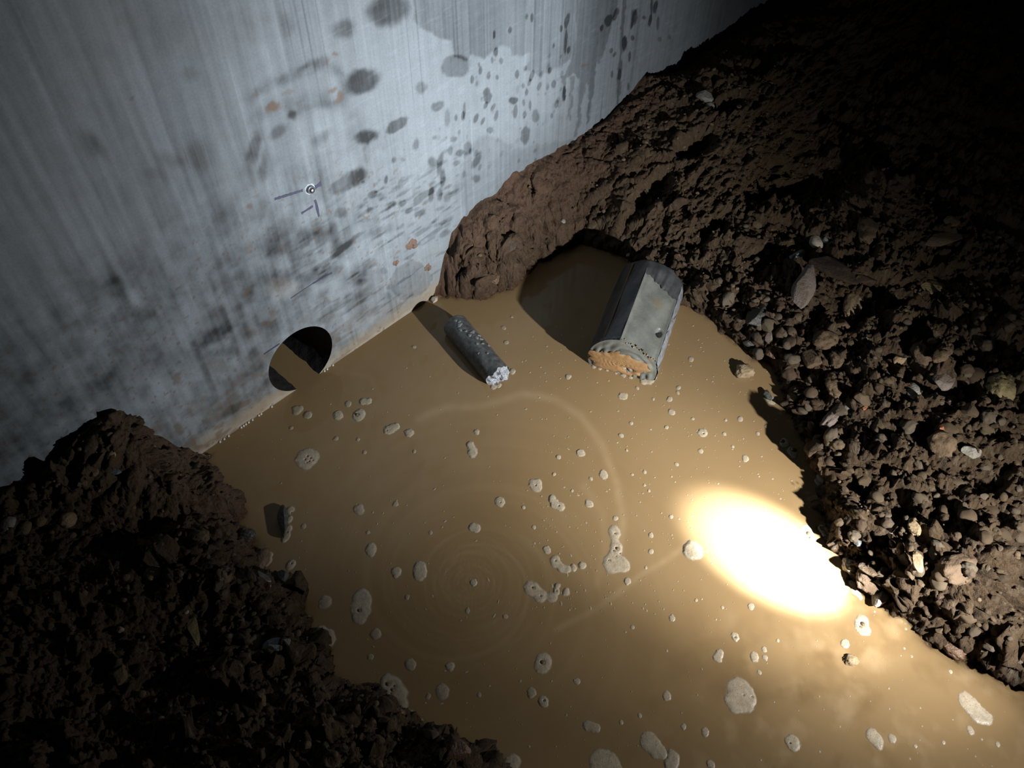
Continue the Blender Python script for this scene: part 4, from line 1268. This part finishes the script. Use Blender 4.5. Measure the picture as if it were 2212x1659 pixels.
# clay smear: concentric drill rings
V = []; Fq = []
cc = S_ * -0.008 + U_ * 0.006
nr, na2 = 40, 96
for k in range(nr):
    s = k / (nr - 1)
    for i in range(na2):
        a = 2 * math.pi * i / na2
        wob = 1 + .10 * math.sin(2 * a + 1) + .09 * math.sin(5 * a) + .05 * math.sin(11 * a + 2) + .04 * math.sin(17 * a)
        rx_, ry_ = 0.062 * wob * s, 0.036 * wob * s
        hgt = 0.0035 + 0.0007 * math.sin(s * 46) * max(0, 1 - s * 1.3) - 0.0040 * s ** 6
        pit = math.exp(-(((rx_ * math.cos(a) - 0.025) / 0.012) ** 2 + ((ry_ * math.sin(a) + 0.012) / 0.007) ** 2))
        V.append(cc + S_ * rx_ * math.cos(a) + U_ * ry_ * math.sin(a) - BC_N * (0.0035 + hgt - 0.008 * pit))
for k in range(nr - 1):
    for i in range(na2):
        i2 = (i + 1) % na2
        Fq.append((k * na2 + i, k * na2 + i2, (k + 1) * na2 + i2, (k + 1) * na2 + i))
o = mesh_obj('clay_smear', np.array(V), Fq, M_CLAY, big)
o['label'] = 'ochre clay smear with drill rings'
# crumbs of mud along the rim between flat face and broken end
for i in range(16):
    u = (i + .5) / 16
    q = c0 * (1 - u) + c1 * u
    v_, f_ = stone_shape('rubble', 300 + i, 2)
    rr_ = random.uniform(.0012, .0028)
    o = mesh_obj('mud_crumb', v_ * rr_, f_, M_CLAY if i % 3 else M_WETB, big)
    o.location = tuple(BC_N * random.uniform(.0, .012) + S_ * q[0] + U_ * q[1] + (S_ * c0[0] + U_ * c0[1]) * 0.01)
# scuffed strip beside the flat face, its pale colour painting the grazing light
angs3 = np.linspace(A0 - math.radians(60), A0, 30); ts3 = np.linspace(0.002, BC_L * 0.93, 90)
core_surface('lit_scuffed_strip', angs3, ts3, lambda a, t: BC_R + 0.0011 + 0.0005 * math.sin(t * 160 + a * 20), M_LITSCUFF)
# ochre line drawn along the dark side
core_surface('ochre_line', np.linspace(math.radians(126), math.radians(130), 5), np.linspace(0.01, BC_L * .95, 30), lambda a, t: BC_R + 0.0012, mat_plain('ochre_line', (0.12, 0.085, 0.035), 0.6, (0.07, 0.05, 0.025), 60))

# ------------------------------------------------------------------ small core
small = empty('concrete_core', SC_B, 'small dark drilled core with a white broken end, lying in the water near the wall', 'core', 'drilled concrete cores')
SN = SC_A - SC_B; SL = np.linalg.norm(SN); SN = SN / SL
SS = np.cross(SN, [0, 0, 1.0]); SS /= np.linalg.norm(SS); SU = np.cross(SS, SN)
M_CORE2 = mat_plain('dark_core_skin', (0.13, 0.137, 0.138), 0.38, (0.032, 0.033, 0.034), 95, 0.0014)
M_CHIP = mat_plain('pale_aggregate', (0.21, 0.22, 0.22), 0.5, (0.11, 0.12, 0.13), 120)
M_BROKEN = mat_plain('white_broken_concrete', (0.45, 0.475, 0.5), 0.5, (0.1, 0.12, 0.17), 160, 0.006)
na3 = 100
tss = np.concatenate([np.linspace(0, SL - 0.006, 60), SL - 0.006 + 0.006 * np.sin(np.linspace(.15, 1, 6) * math.pi / 2)])
V = []; Fq = []
for t in tss:
    e = max(0, t - (SL - 0.006)) / 0.006
    for i in range(na3):
        a = 2 * math.pi * i / na3
        r = SC_R + 0.0005 * math.sin(5 * a + t * 70) - 0.006 * (1 - math.sqrt(max(0, 1 - e * e)))
        tt = t
        if t < 1e-9:
            tt = 0.004 * math.sin(2 * a + 1) + 0.003 * math.sin(5 * a) + 0.0015 * math.sin(13 * a)
        V.append(SN * tt + (SS * math.cos(a) + SU * math.sin(a)) * r)
for k in range(len(tss) - 1):
    for i in range(na3):
        i2 = (i + 1) % na3
        Fq.append((k * na3 + i, k * na3 + i2, (k + 1) * na3 + i2, (k + 1) * na3 + i))
Fq.append(tuple(range((len(tss) - 1) * na3, len(tss) * na3)))
mesh_obj('core_body', np.array(V), Fq, M_CORE2, small)
V = []; Fq = []
nr = 16
for k in range(nr):
    s = 1 - k / nr
    for i in range(na3):
        a = 2 * math.pi * i / na3
        rim = 0.004 * math.sin(2 * a + 1) + 0.003 * math.sin(5 * a) + 0.0015 * math.sin(13 * a)
        x_, y_ = math.cos(a) * s, math.sin(a) * s
        jag = 0.010 * float(fbm2(np.array(x_ * 2.6), np.array(y_ * 2.6), 501, 4)) + 0.006 * (1 if x_ + .4 * y_ > .15 + .15 * math.sin(y_ * 9) else 0)
        V.append(SN * (rim * s * s - (jag + 0.003) * min(1, (1 - s) * 4)) + (SS * x_ + SU * y_) * (SC_R - 0.0004))
for k in range(nr - 1):
    for i in range(na3):
        i2 = (i + 1) % na3
        Fq.append((k * na3 + i, (k + 1) * na3 + i, (k + 1) * na3 + i2, k * na3 + i2))
Fq.append(tuple((nr - 1) * na3 + i for i in reversed(range(na3))))
o = mesh_obj('broken_end', np.array(V), Fq, M_BROKEN, small, smooth=False)
o['label'] = 'white jagged broken end'


def chip(t, ang, lt, la, seed):
    """pale aggregate flake flush in the core skin"""
    n = 18; V = []; r3 = np.random.RandomState(seed); ph = r3.uniform(0, 6, 3)
    for k, (s, hgt) in enumerate(((1.0, -0.0004), (0.92, 0.0006), (0.5, 0.0008))):
        for i in range(n):
            a = 2 * math.pi * i / n
            w = (1 + .16 * math.sin(2 * a + ph[0]) + .12 * math.sin(3 * a + ph[1])) * s
            an = ang + la * w * math.sin(a)
            V.append(SN * (t + lt * w * math.cos(a)) + (SS * math.cos(an) + SU * math.sin(an)) * (SC_R + hgt + 0.0004))
    Fq = []
    for k in range(2):
        for i in range(n):
            i2 = (i + 1) % n
            Fq.append((k * n + i, (k + 1) * n + i, (k + 1) * n + i2, k * n + i2))
    Fq.append(tuple(2 * n + i for i in reversed(range(n))))
    mesh_obj('aggregate_chip', np.array(V), Fq, M_CHIP, small)


for i, q in enumerate([(.152, 80, .0035, .22), (.113, 66, .003, .14), (.099, 70, .0038, .15), (.118, 45, .003, .16), (.094, 42, .0045, .14), (.106, 40, .003, .12), (.121, 33, .0025, .1), (.140, 105, .004, .1),
                       (.128, 72, .002, .1), (.083, 70, .003, .1), (.072, 38, .004, .13), (.060, 84, .002, .07), (.047, 74, .002, .06), (.078, 55, .0025, .1), (.16, 60, .0025, .14), (.168, 95, .003, .1)]):
    chip(q[0], math.radians(q[1] + 18 + 14 * math.sin(i * 2.4)), q[2] * 1.25, q[3] * 1.25, 40 + i)

# ------------------------------------------------------------------ foam
def blob(name, circles, label, group=None, holes=(), hmax=0.004, cat='foam'):
    """floating foam: union of discs (photo pixels on the water level) raised to a low dome, with open bubbles"""
    P = [on_z(c[0], c[1]) for c in circles]
    R = []
    for c, p in zip(circles, P):
        s = np.linalg.norm(p - CAM) / F
        R.append((c[2] * s * 1.0, c[3] if len(c) > 3 else 1.0))
    o0 = np.mean(P, 0)
    x0 = min(p[0] - r[0] * 1.6 for p, r in zip(P, R)); x1 = max(p[0] + r[0] * 1.6 for p, r in zip(P, R))
    y0 = min(p[1] - r[0] * 1.6 for p, r in zip(P, R)); y1 = max(p[1] + r[0] * 1.6 for p, r in zip(P, R))
    n = 26 if max(x1 - x0, y1 - y0) < 0.022 else 60
    st = max(x1 - x0, y1 - y0) / n
    gx = np.arange(x0, x1 + st, st); gy = np.arange(y0, y1 + st, st)
    X, Y = np.meshgrid(gx, gy)
    R0 = R[0][0]
    kf_ = 0.9 / R0
    sx = X + 0.3 * R0 * fbm2(X * kf_, Y * kf_, 601, 3); sy = Y + 0.3 * R0 * fbm2(X * kf_ + 8, Y * kf_, 602, 3)
    fld = np.zeros_like(X)
    fx, fy = _fw[0] / math.hypot(_fw[0], _fw[1]), _fw[1] / math.hypot(_fw[0], _fw[1])
    for p, (r, asp) in zip(P, R):
        dx, dy = sx - p[0], sy - p[1]
        al = dx * fx + dy * fy; ac = -dx * fy + dy * fx
        d2 = (al / (1.22 * asp)) ** 2 + ac ** 2
        fld = fld + np.exp(-1.0 * (d2 / (r * r) - 1) * 1.6)
    h = np.where(fld > 1, 1 - np.exp(-(fld - 1) * 0.9), -0.35 * np.minimum(1, (1 - fld) * 2))
    hm = min(hmax, 0.2 * max(r[0] for r in R))
    Z = np.maximum(h * hm, 0.0) + 0.00025
    cov = sstep(0.72, 1.7, fld)
    Z = Z + np.where(fld > 1, 0.06 * hm * fbm2(X * 300, Y * 300, 611, 2), 0)
    hp = []
    for (hx_, hy_, hr_) in holes:
        q = on_z(hx_, hy_); rr_ = hr_ * np.linalg.norm(q - CAM) / F
        d = np.hypot(X - q[0], Y - q[1]) / rr_
        Z = Z - np.where(fld > 1, 0.8 * hm * np.exp(-d ** 4), 0)
        hp.append((q, rr_))
    fcs = grid_faces(len(gx), len(gy))
    inn = (fld > 0.7).ravel()
    fcs = fcs[inn[fcs].any(1)]
    u_ = np.unique(fcs); rm = np.full(inn.size, -1); rm[u_] = np.arange(len(u_))
    vt = np.stack([X.ravel(), Y.ravel(), Z.ravel()], 1)[u_] - o0
    ob = mesh_obj(name, vt, rm[fcs], M_THIN if any(k_ in label for k_ in ('faint', 'blurred', 'smear', 'left half')) else M_FOAM, loc=o0, attrs=dict(cover=cov.ravel()[u_]))
    tag(ob, label, cat, group)
    for (q, rr_) in hp:
        v_, f_ = ico(3)
        b2 = mesh_obj('bubble', v_ * np.array([rr_, rr_, rr_ * 0.7]) * 0.8, f_, M_BUBBLE, ob)
        b2.location = tuple(q - o0 + np.array([0, 0, hm * 0.12]))
    return ob


BIGFOAM = [
    ([(1328, 1152, 15), (1331, 1183, 13), (1324, 1216, 22), (1346, 1222, 14)], 'tall knobbly foam raft full of bubbles, largest in mid-pool', [(1329, 1153, 3), (1333, 1185, 5), (1326, 1190, 2.5), (1340, 1196, 2.5), (1316, 1211, 3), (1331, 1202, 2)]),
    ([(1200, 1213, 12), (1214, 1226, 9), (1226, 1231, 7), (1240, 1226, 7), (1258, 1221, 8)], 'bent streak of foam left of the tall knobbly raft', [(1200, 1212, 2.5)]),
    ([(1149, 1272, 16), (1170, 1287, 13), (1195, 1292, 11), (1206, 1266, 6), (1203, 1278, 6), (1224, 1281, 8)], 'antler-shaped foam raft below the bent streak', [(1152, 1270, 4), (1168, 1288, 2.5), (1202, 1277, 2)]),
    ([(1157, 1048, 15)], 'roundish foam patch above the comma-shaped foam, right of the swirl', [(1157, 1049, 2)]),
    ([(1194, 1078, 9), (1197, 1090, 9), (1211, 1094, 10)], 'comma-shaped foam patch right of the swirl', [(1207, 1093, 2)]),
    ([(1496, 1188, 19)], 'thick bright foam lump at the left rim of the torch spot', []),
    ([(1518, 935, 10)], 'foam fleck with an open centre, highest sizeable one above the torch spot', [(1519, 937, 2)]),
    ([(1172, 1433, 19)], 'round foam patch with one big open bubble at the lower middle of the pool', [(1172, 1431, 6)]),
    ([(1174, 1515, 11)], 'small foam ring below the patch with one big open bubble', [(1175, 1514, 3)]),
    ([(1148, 1497, 10)], 'faint foam disc left of the small foam ring', []),
    ([(1278, 1570, 9), (1268, 1567, 9), (1288, 1573, 8)], 'oval foam smear at the bottom of the pool, above the ragged bottom foam', []),
    ([(1400, 1600, 16), (1412, 1616, 15), (1428, 1626, 10)], 'ragged foam patch near the bottom edge, with a notch on its right', []),
    ([(1453, 1640, 13), (1450, 1655, 12)], 'foam patch touching the lower right of the ragged one at the bottom edge', []),
    ([(1300, 1650, 24), (1322, 1660, 16)], 'wide foam patch cut by the bottom edge, left of the ragged one', []),
    ([(1106, 1650, 18)], 'foam patch cut by the bottom edge near the tip of the left bank', []),
    ([(1596, 1492, 24), (1608, 1512, 22), (1586, 1514, 16), (1622, 1508, 12)], 'large crusty foam raft in the shallow lower right of the pool', [(1624, 1506, 2.5), (1606, 1502, 2)]),
    ([(1713, 1606, 13)], 'rounded foam patch right of the bottom-edge foams', [(1706, 1606, 2)]),
    ([(1886, 1592, 12), (1896, 1604, 10)], 'lobed foam patch at the lower right, left of the long one', []),
    ([(2085, 1512, 12), (2100, 1528, 14), (2112, 1540, 14), (2128, 1549, 12)], 'long foam raft in the lower right corner of the pool', []),
    ([(1588, 1376, 8)], 'foam fleck with a dark eye below the torch spot', [(1588, 1377, 2.5)]),
    ([(1551, 1420, 10), (1556, 1412, 7)], 'squarish foam patch below the fleck with a dark eye', []),
    ([(1630, 1419, 9)], 'oval foam patch right of the squarish one', []),
    ([(775, 898, 14)], 'foam patch with an open bubble in the brown water below the drilled hole', [(771, 896, 5)]),
    ([(730, 898, 11)], 'foam patch left of the open-bubble patch below the drilled hole', []),
    ([(784, 868, 8), (796, 867, 8)], 'lozenge of foam nearest above the open-bubble patch', []),
    ([(643, 886, 11)], 'faint foam patch closest to the left rim of the drilled hole', []),
    ([(665, 897, 9)], 'faint foam patch just right of the one nearest the hole rim', []),
    ([(838, 930, 9), (850, 925, 10), (858, 920, 6)], 'almond-shaped foam patch between the hole and the swirl', [(836, 931, 1.5)]),
    ([(884, 936, 10)], 'upright foam patch right of the almond-shaped one', []),
    ([(1016, 962, 9), (1021, 977, 12)], 'pear-shaped foam patch straight below the small core', []),
    ([(1030, 933, 7)], 'small bright foam fleck between the small core and the pear-shaped patch', []),
    ([(665, 991, 23)], 'big pale foam disc with a cluster of bubbles off the left shore', [(664, 986, 2.2), (671, 990, 2.2), (659, 993, 2), (668, 997, 2), (676, 995, 1.6), (663, 1000, 1.6)]),
    ([(777, 1100, 12)], 'blurred foam patch right of the black oblong stone', []),
    ([(1080, 1085, 11)], 'foam patch left of the comma-shaped foam', [(1081, 1086, 1.6)]),
    ([(1022, 1138, 9), (1030, 1142, 8)], 'small slanted foam patch above the swirl eye', []),
    ([(802, 1187, 14)], 'round foam patch left of the swirl, upper of three', []),
    ([(857, 1237, 11)], 'foam patch left of the swirl, beside the upright oval one', []),
    ([(907, 1228, 14), (907, 1244, 13)], 'upright oval foam patch on the left rim of the swirl', []),
    ([(1023, 1259, 8)], 'foam fleck in the eye of the swirl', []),
    ([(703, 1302, 14)], 'faint foam patch off the left shore above the bubbly shore foam', []),
    ([(781, 1292, 18), (780, 1314, 21), (776, 1335, 14)], 'tall oval foam raft with one dark bubble left of the swirl', [(776, 1319, 5)]),
    ([(812, 1371, 11)], 'faint foam fleck below the tall oval raft', []),
    ([(887, 1435, 12)], 'slanting faint foam patch below the swirl', []),
    ([(972, 1440, 9)], 'small foam patch below the swirl, right of the slanting one', []),
    ([(956, 1497, 15)], 'round faint foam patch off the lower left shore', []),
    ([(694, 1368, 13), (710, 1380, 16), (697, 1398, 11), (690, 1412, 8)], 'bubbly foam clinging to the left shore', [(704, 1377, 6), (696, 1391, 3), (713, 1390, 3), (692, 1403, 2.5)]),
    ([(836, 1470, 12), (850, 1484, 19), (866, 1500, 14), (872, 1522, 10), (884, 1545, 9), (904, 1562, 9), (930, 1578, 8), (955, 1590, 7)], 'long foam strip with big bubbles edging the lower left shore', [(838, 1478, 6), (848, 1490, 5), (853, 1482, 3.5), (846, 1498, 3)]),
    ([(628, 1102, 8), (626, 1122, 7), (624, 1142, 8), (621, 1158, 7), (614, 1166, 6)], 'strip of foam along the right side of the black oblong stone', [(631, 1108, 2), (621, 1150, 2)]),
    ([(629, 1221, 10)], 'foam blob beside the dark bluish stone at the left shore', [(630, 1218, 2)]),
    ([(1392, 824, 9), (1404, 823, 9), (1413, 815, 6)], 'white foam bead at the lower corner of the big core', [(1388, 818, 3)]),
    ([(1283, 792, 5), (1296, 796, 5), (1312, 800, 4), (1330, 806, 4), (1347, 811, 6), (1362, 815, 5)], 'thin foam line along the waterline of the big core', []),
    ([(1066, 836, 7), (1078, 833, 6)], 'foam bead under the white broken end of the small core', []),
    ([(1107, 803, 8)], 'foam bead at the right corner of the broken end of the small core', []),
    ([(1742, 1146, 11), (1750, 1160, 12), (1744, 1166, 9)], 'oval foam ring near the shore right above the torch spot', [(1746, 1153, 6), (1750, 1163, 4)]),
    ([(1776, 1142, 8), (1785, 1158, 9), (1795, 1176, 7), (1801, 1186, 5)], 'foam strip along the shore right of the oval foam ring', [(1797, 1172, 2)]),
    ([(1768, 1042, 8), (1777, 1046, 9), (1784, 1054, 7)], 'foam collar around the grey shore stone', [(1786, 1058, 2)]),
    ([(1694, 957, 12)], 'upper of two foam caps at the shore bend', [(1690, 953, 6)]),
    ([(1712, 977, 13)], 'lower of two foam caps at the shore bend', [(1714, 972, 7)]),
    ([(1664, 864, 12)], 'foam cap against the small dark stone in the water', [(1664, 862, 2), (1669, 865, 2)]),
    ([(1863, 1345, 14), (1862, 1357, 13)], 'white foam ring with a brown centre off the shore below the torch spot', [(1863, 1348, 6), (1858, 1354, 3)]),
    ([(1842, 1262, 7), (1847, 1278, 7), (1856, 1288, 6)], 'foam rim on the pool side of the large crumbly soil clump', []),
    ([(1826, 1391, 9)], 'small bright foam fleck left below the white foam ring', []),
    ([(570, 1222, 7), (580, 1212, 8), (582, 1198, 7)], 'foam edge on the glossy brown stone of the left shore', []),
]
for circles, label, holes in BIGFOAM:
    blob('foam_patch', circles, label, holes=holes, hmax=0.007 if 'thick' in label or 'bead' in label else 0.0018)

FLECKS = {
    ('tiny foam fleck in the bright water between the big core and the torch spot', 'flecks between big core and torch spot'):
        [(1347, 855, 9), (1446, 863, 6), (1450, 890, 7), (1440, 923, 4), (1342, 941, 5), (1598, 906, 6), (1637, 937, 4), (1513, 975, 5), (1610, 990, 7), (1228, 814, 6), (1493, 776, 6), (1392, 1020, 4),
         (1465, 838, 5), (1464, 848, 4), (1376, 838, 4), (1363, 914, 4), (1411, 862, 3), (1568, 908, 3), (1565, 938, 4), (1655, 921, 3), (1461, 1003, 4), (1450, 1116, 4), (1402, 1060, 3), (1583, 965, 3), (1496, 905, 3), (1354, 973, 3)],
    ('tiny foam fleck to the right of the swirl', 'flecks right of the swirl'):
        [(1256, 979, 9), (1207, 988, 5), (1304, 1026, 9), (1271, 1088, 8), (1329, 1120, 5), (1406, 1157, 5), (1406, 1192, 5), (1181, 1189, 8), (1356, 1255, 7), (1197, 1024, 4), (1276, 1034, 4), (1131, 1097, 4), (1392, 1048, 3),
         (1365, 1025, 3), (1395, 1226, 3), (1153, 1139, 4), (1236, 1060, 3)],
    ('tiny foam fleck in the shallow water below the torch spot', 'flecks below the torch spot'):
        [(1451, 1335, 6), (1366, 1355, 4), (1651, 1403, 5), (1652, 1420, 5), (1623, 1310, 6), (1246, 1472, 6), (1523, 1582, 7), (1536, 1652, 7), (1927, 1595, 7), (2096, 1577, 6), (1441, 1503, 8), (1504, 1296, 3), (1560, 1312, 3),
         (1680, 1384, 3), (2053, 1451, 3), (1978, 1612, 3), (2156, 1608, 4), (1640, 1452, 4), (1476, 1570, 5), (1342, 1560, 4), (1382, 1545, 4), (2038, 1604, 3)],
    ('tiny foam fleck in the dark left half of the pool', 'flecks in the dark left half'):
        [(752, 872, 7), (854, 1089, 6), (799, 1420, 6), (895, 750, 4), (1087, 708, 5), (1094, 740, 5), (1105, 685, 3), (630, 925, 4), (725, 948, 5), (773, 950, 4), (706, 700, 0), (788, 978, 4), (895, 975, 4), (795, 1150, 4), (930, 1150, 4),
         (656, 1138, 5), (1092, 1332, 5), (1010, 1320, 5), (880, 1290, 5), (1035, 1500, 4), (925, 1505, 5)]}
for (label, group), lst in FLECKS.items():
    for (x, y, r) in lst:
        if r:
            a = random.uniform(0, 6.28)
            blob('foam_fleck', [(x, y, r), (x + r * .45 * math.cos(a), y + r * .45 * math.sin(a), r * .7)], label, group, hmax=0.0012)

# specks: uncountable crumbs of foam drifting with the swirl
sv, sf = [], []; base = 0
for _ in range(1100):
    if RNG.rand() < .45:
        px, py = RNG.uniform(1150, 1800), RNG.uniform(700, 1320)
    else:
        px, py = RNG.uniform(460, 2200), RNG.uniform(650, 1659)
    p = on_z(px, py)
    if H(p[0], p[1]) > -0.02 or p[1] > -0.01:
        continue
    r = (0.8 + 1.9 * RNG.rand() ** 3) * np.linalg.norm(p - CAM) / F
    dv = np.array([p[0] - vc[0], p[1] - vc[1]]); rr_ = np.linalg.norm(dv)
    a = math.atan2(dv[0], -dv[1]) + 0.35
    el = 1 + 2.2 * math.exp(-(rr_ / .3) ** 2) * RNG.rand()
    ca, sa = math.cos(a), math.sin(a)
    n = 8
    pts = []
    for k, (s, z) in enumerate(((1.15, -0.0003), (0.8, 0.0003))):
        for i in range(n):
            t = 2 * math.pi * i / n
            u, v = r * el * s * math.cos(t), r * s * math.sin(t)
            pts.append((p[0] + u * ca - v * sa, p[1] + u * sa + v * ca, z))
    pts.append((p[0], p[1], 0.0005))
    sv += pts
    for i in range(n):
        i2 = (i + 1) % n
        sf.append((base + i, base + i2, base + n + i2, base + n + i)); sf.append((base + n + i, base + n + i2, base + 2 * n))
    base += 2 * n + 1
sp = mesh_obj('foam_specks', np.array(sv), sf, M_THIN, attrs=dict(cover=np.ones(len(sv))))
tag(sp, 'tiny pale specks of froth drifting on the muddy water', 'foam specks', kind='stuff')

# little glinting drops along the water line of the wall
M_DROP, _nt, _b = new_mat('water_drop')
_b.inputs['Base Color'].default_value = (0.5, 0.48, 0.44, 1); _b.inputs['Roughness'].default_value = 0.08
for i, (x, y) in enumerate([(475, 953), (484, 947), (494, 941), (521, 922), (526, 918), (531, 915), (537, 911), (545, 905), (558, 893), (563, 890), (586, 874), (700, 795), (706, 791), (719, 785)]):
    p = on_wall(x, y, -0.004)
    v_, f_ = ico(2)
    o = mesh_obj('water_bead', v_ * 0.0026, f_, M_DROP, loc=(p[0], -0.002, 0.0012))
    tag(o, 'glinting bead of water on the line where the wall meets the pool', 'bead', 'beads along the wall water line')

# ------------------------------------------------------------------ light: a torch held low at the right, just outside the frame, plus added fill spots
TORCH = Vector((0.90, -1.60, 0.475))


def spot(name, aim, power, deg, blend, size, col=(1.0, 0.97, 0.93)):
    d = bpy.data.lights.new(name, 'SPOT')
    d.energy = power; d.spot_size = math.radians(deg); d.spot_blend = blend; d.shadow_soft_size = size; d.color = col
    o = bpy.data.objects.new(name, d)
    COL.objects.link(o)
    o.location = TORCH
    o.rotation_euler = (Vector(aim) - TORCH).to_track_quat('-Z', 'Y').to_euler()
    return o


spot('torch_hotspot', (0.856, -0.962, 0), 720, 15.8, 0.85, 0.012, (1, 0.98, 0.94))
spot('torch_halo', (0.85, -0.93, 0), 68, 38, 1.0, 0.012, (1, 0.95, 0.86))
spot('torch_corona', (1.0, -0.86, 0), 46, 80, 1.0, 0.012, (1, 0.95, 0.87))
spot('wall_beam_fill', (0.92, 0, 0.53), 140, 40, 1.0, 0.012, (0.96, 0.98, 1.0))  # added spot, aimed off the torch axis to brighten the wall
spot('wall_spill_fill', (0.92, 0, 0.36), 86, 69, 1.0, 0.012, (0.96, 0.98, 1.0))  # added wider spot for the wall, in place of light reflected off the water
spot('wide_fill', (0.7, -0.7, 0.1), 15, 160, 1.0, 0.012, (1, 0.97, 0.92))  # added weak fill to lift the left bank and the near water

w = bpy.data.worlds.new('night')
scene.world = w
w.use_nodes = True
w.node_tree.nodes['Background'].inputs[0].default_value = (0.5, 0.5, 0.55, 1)
w.node_tree.nodes['Background'].inputs[1].default_value = 0.004
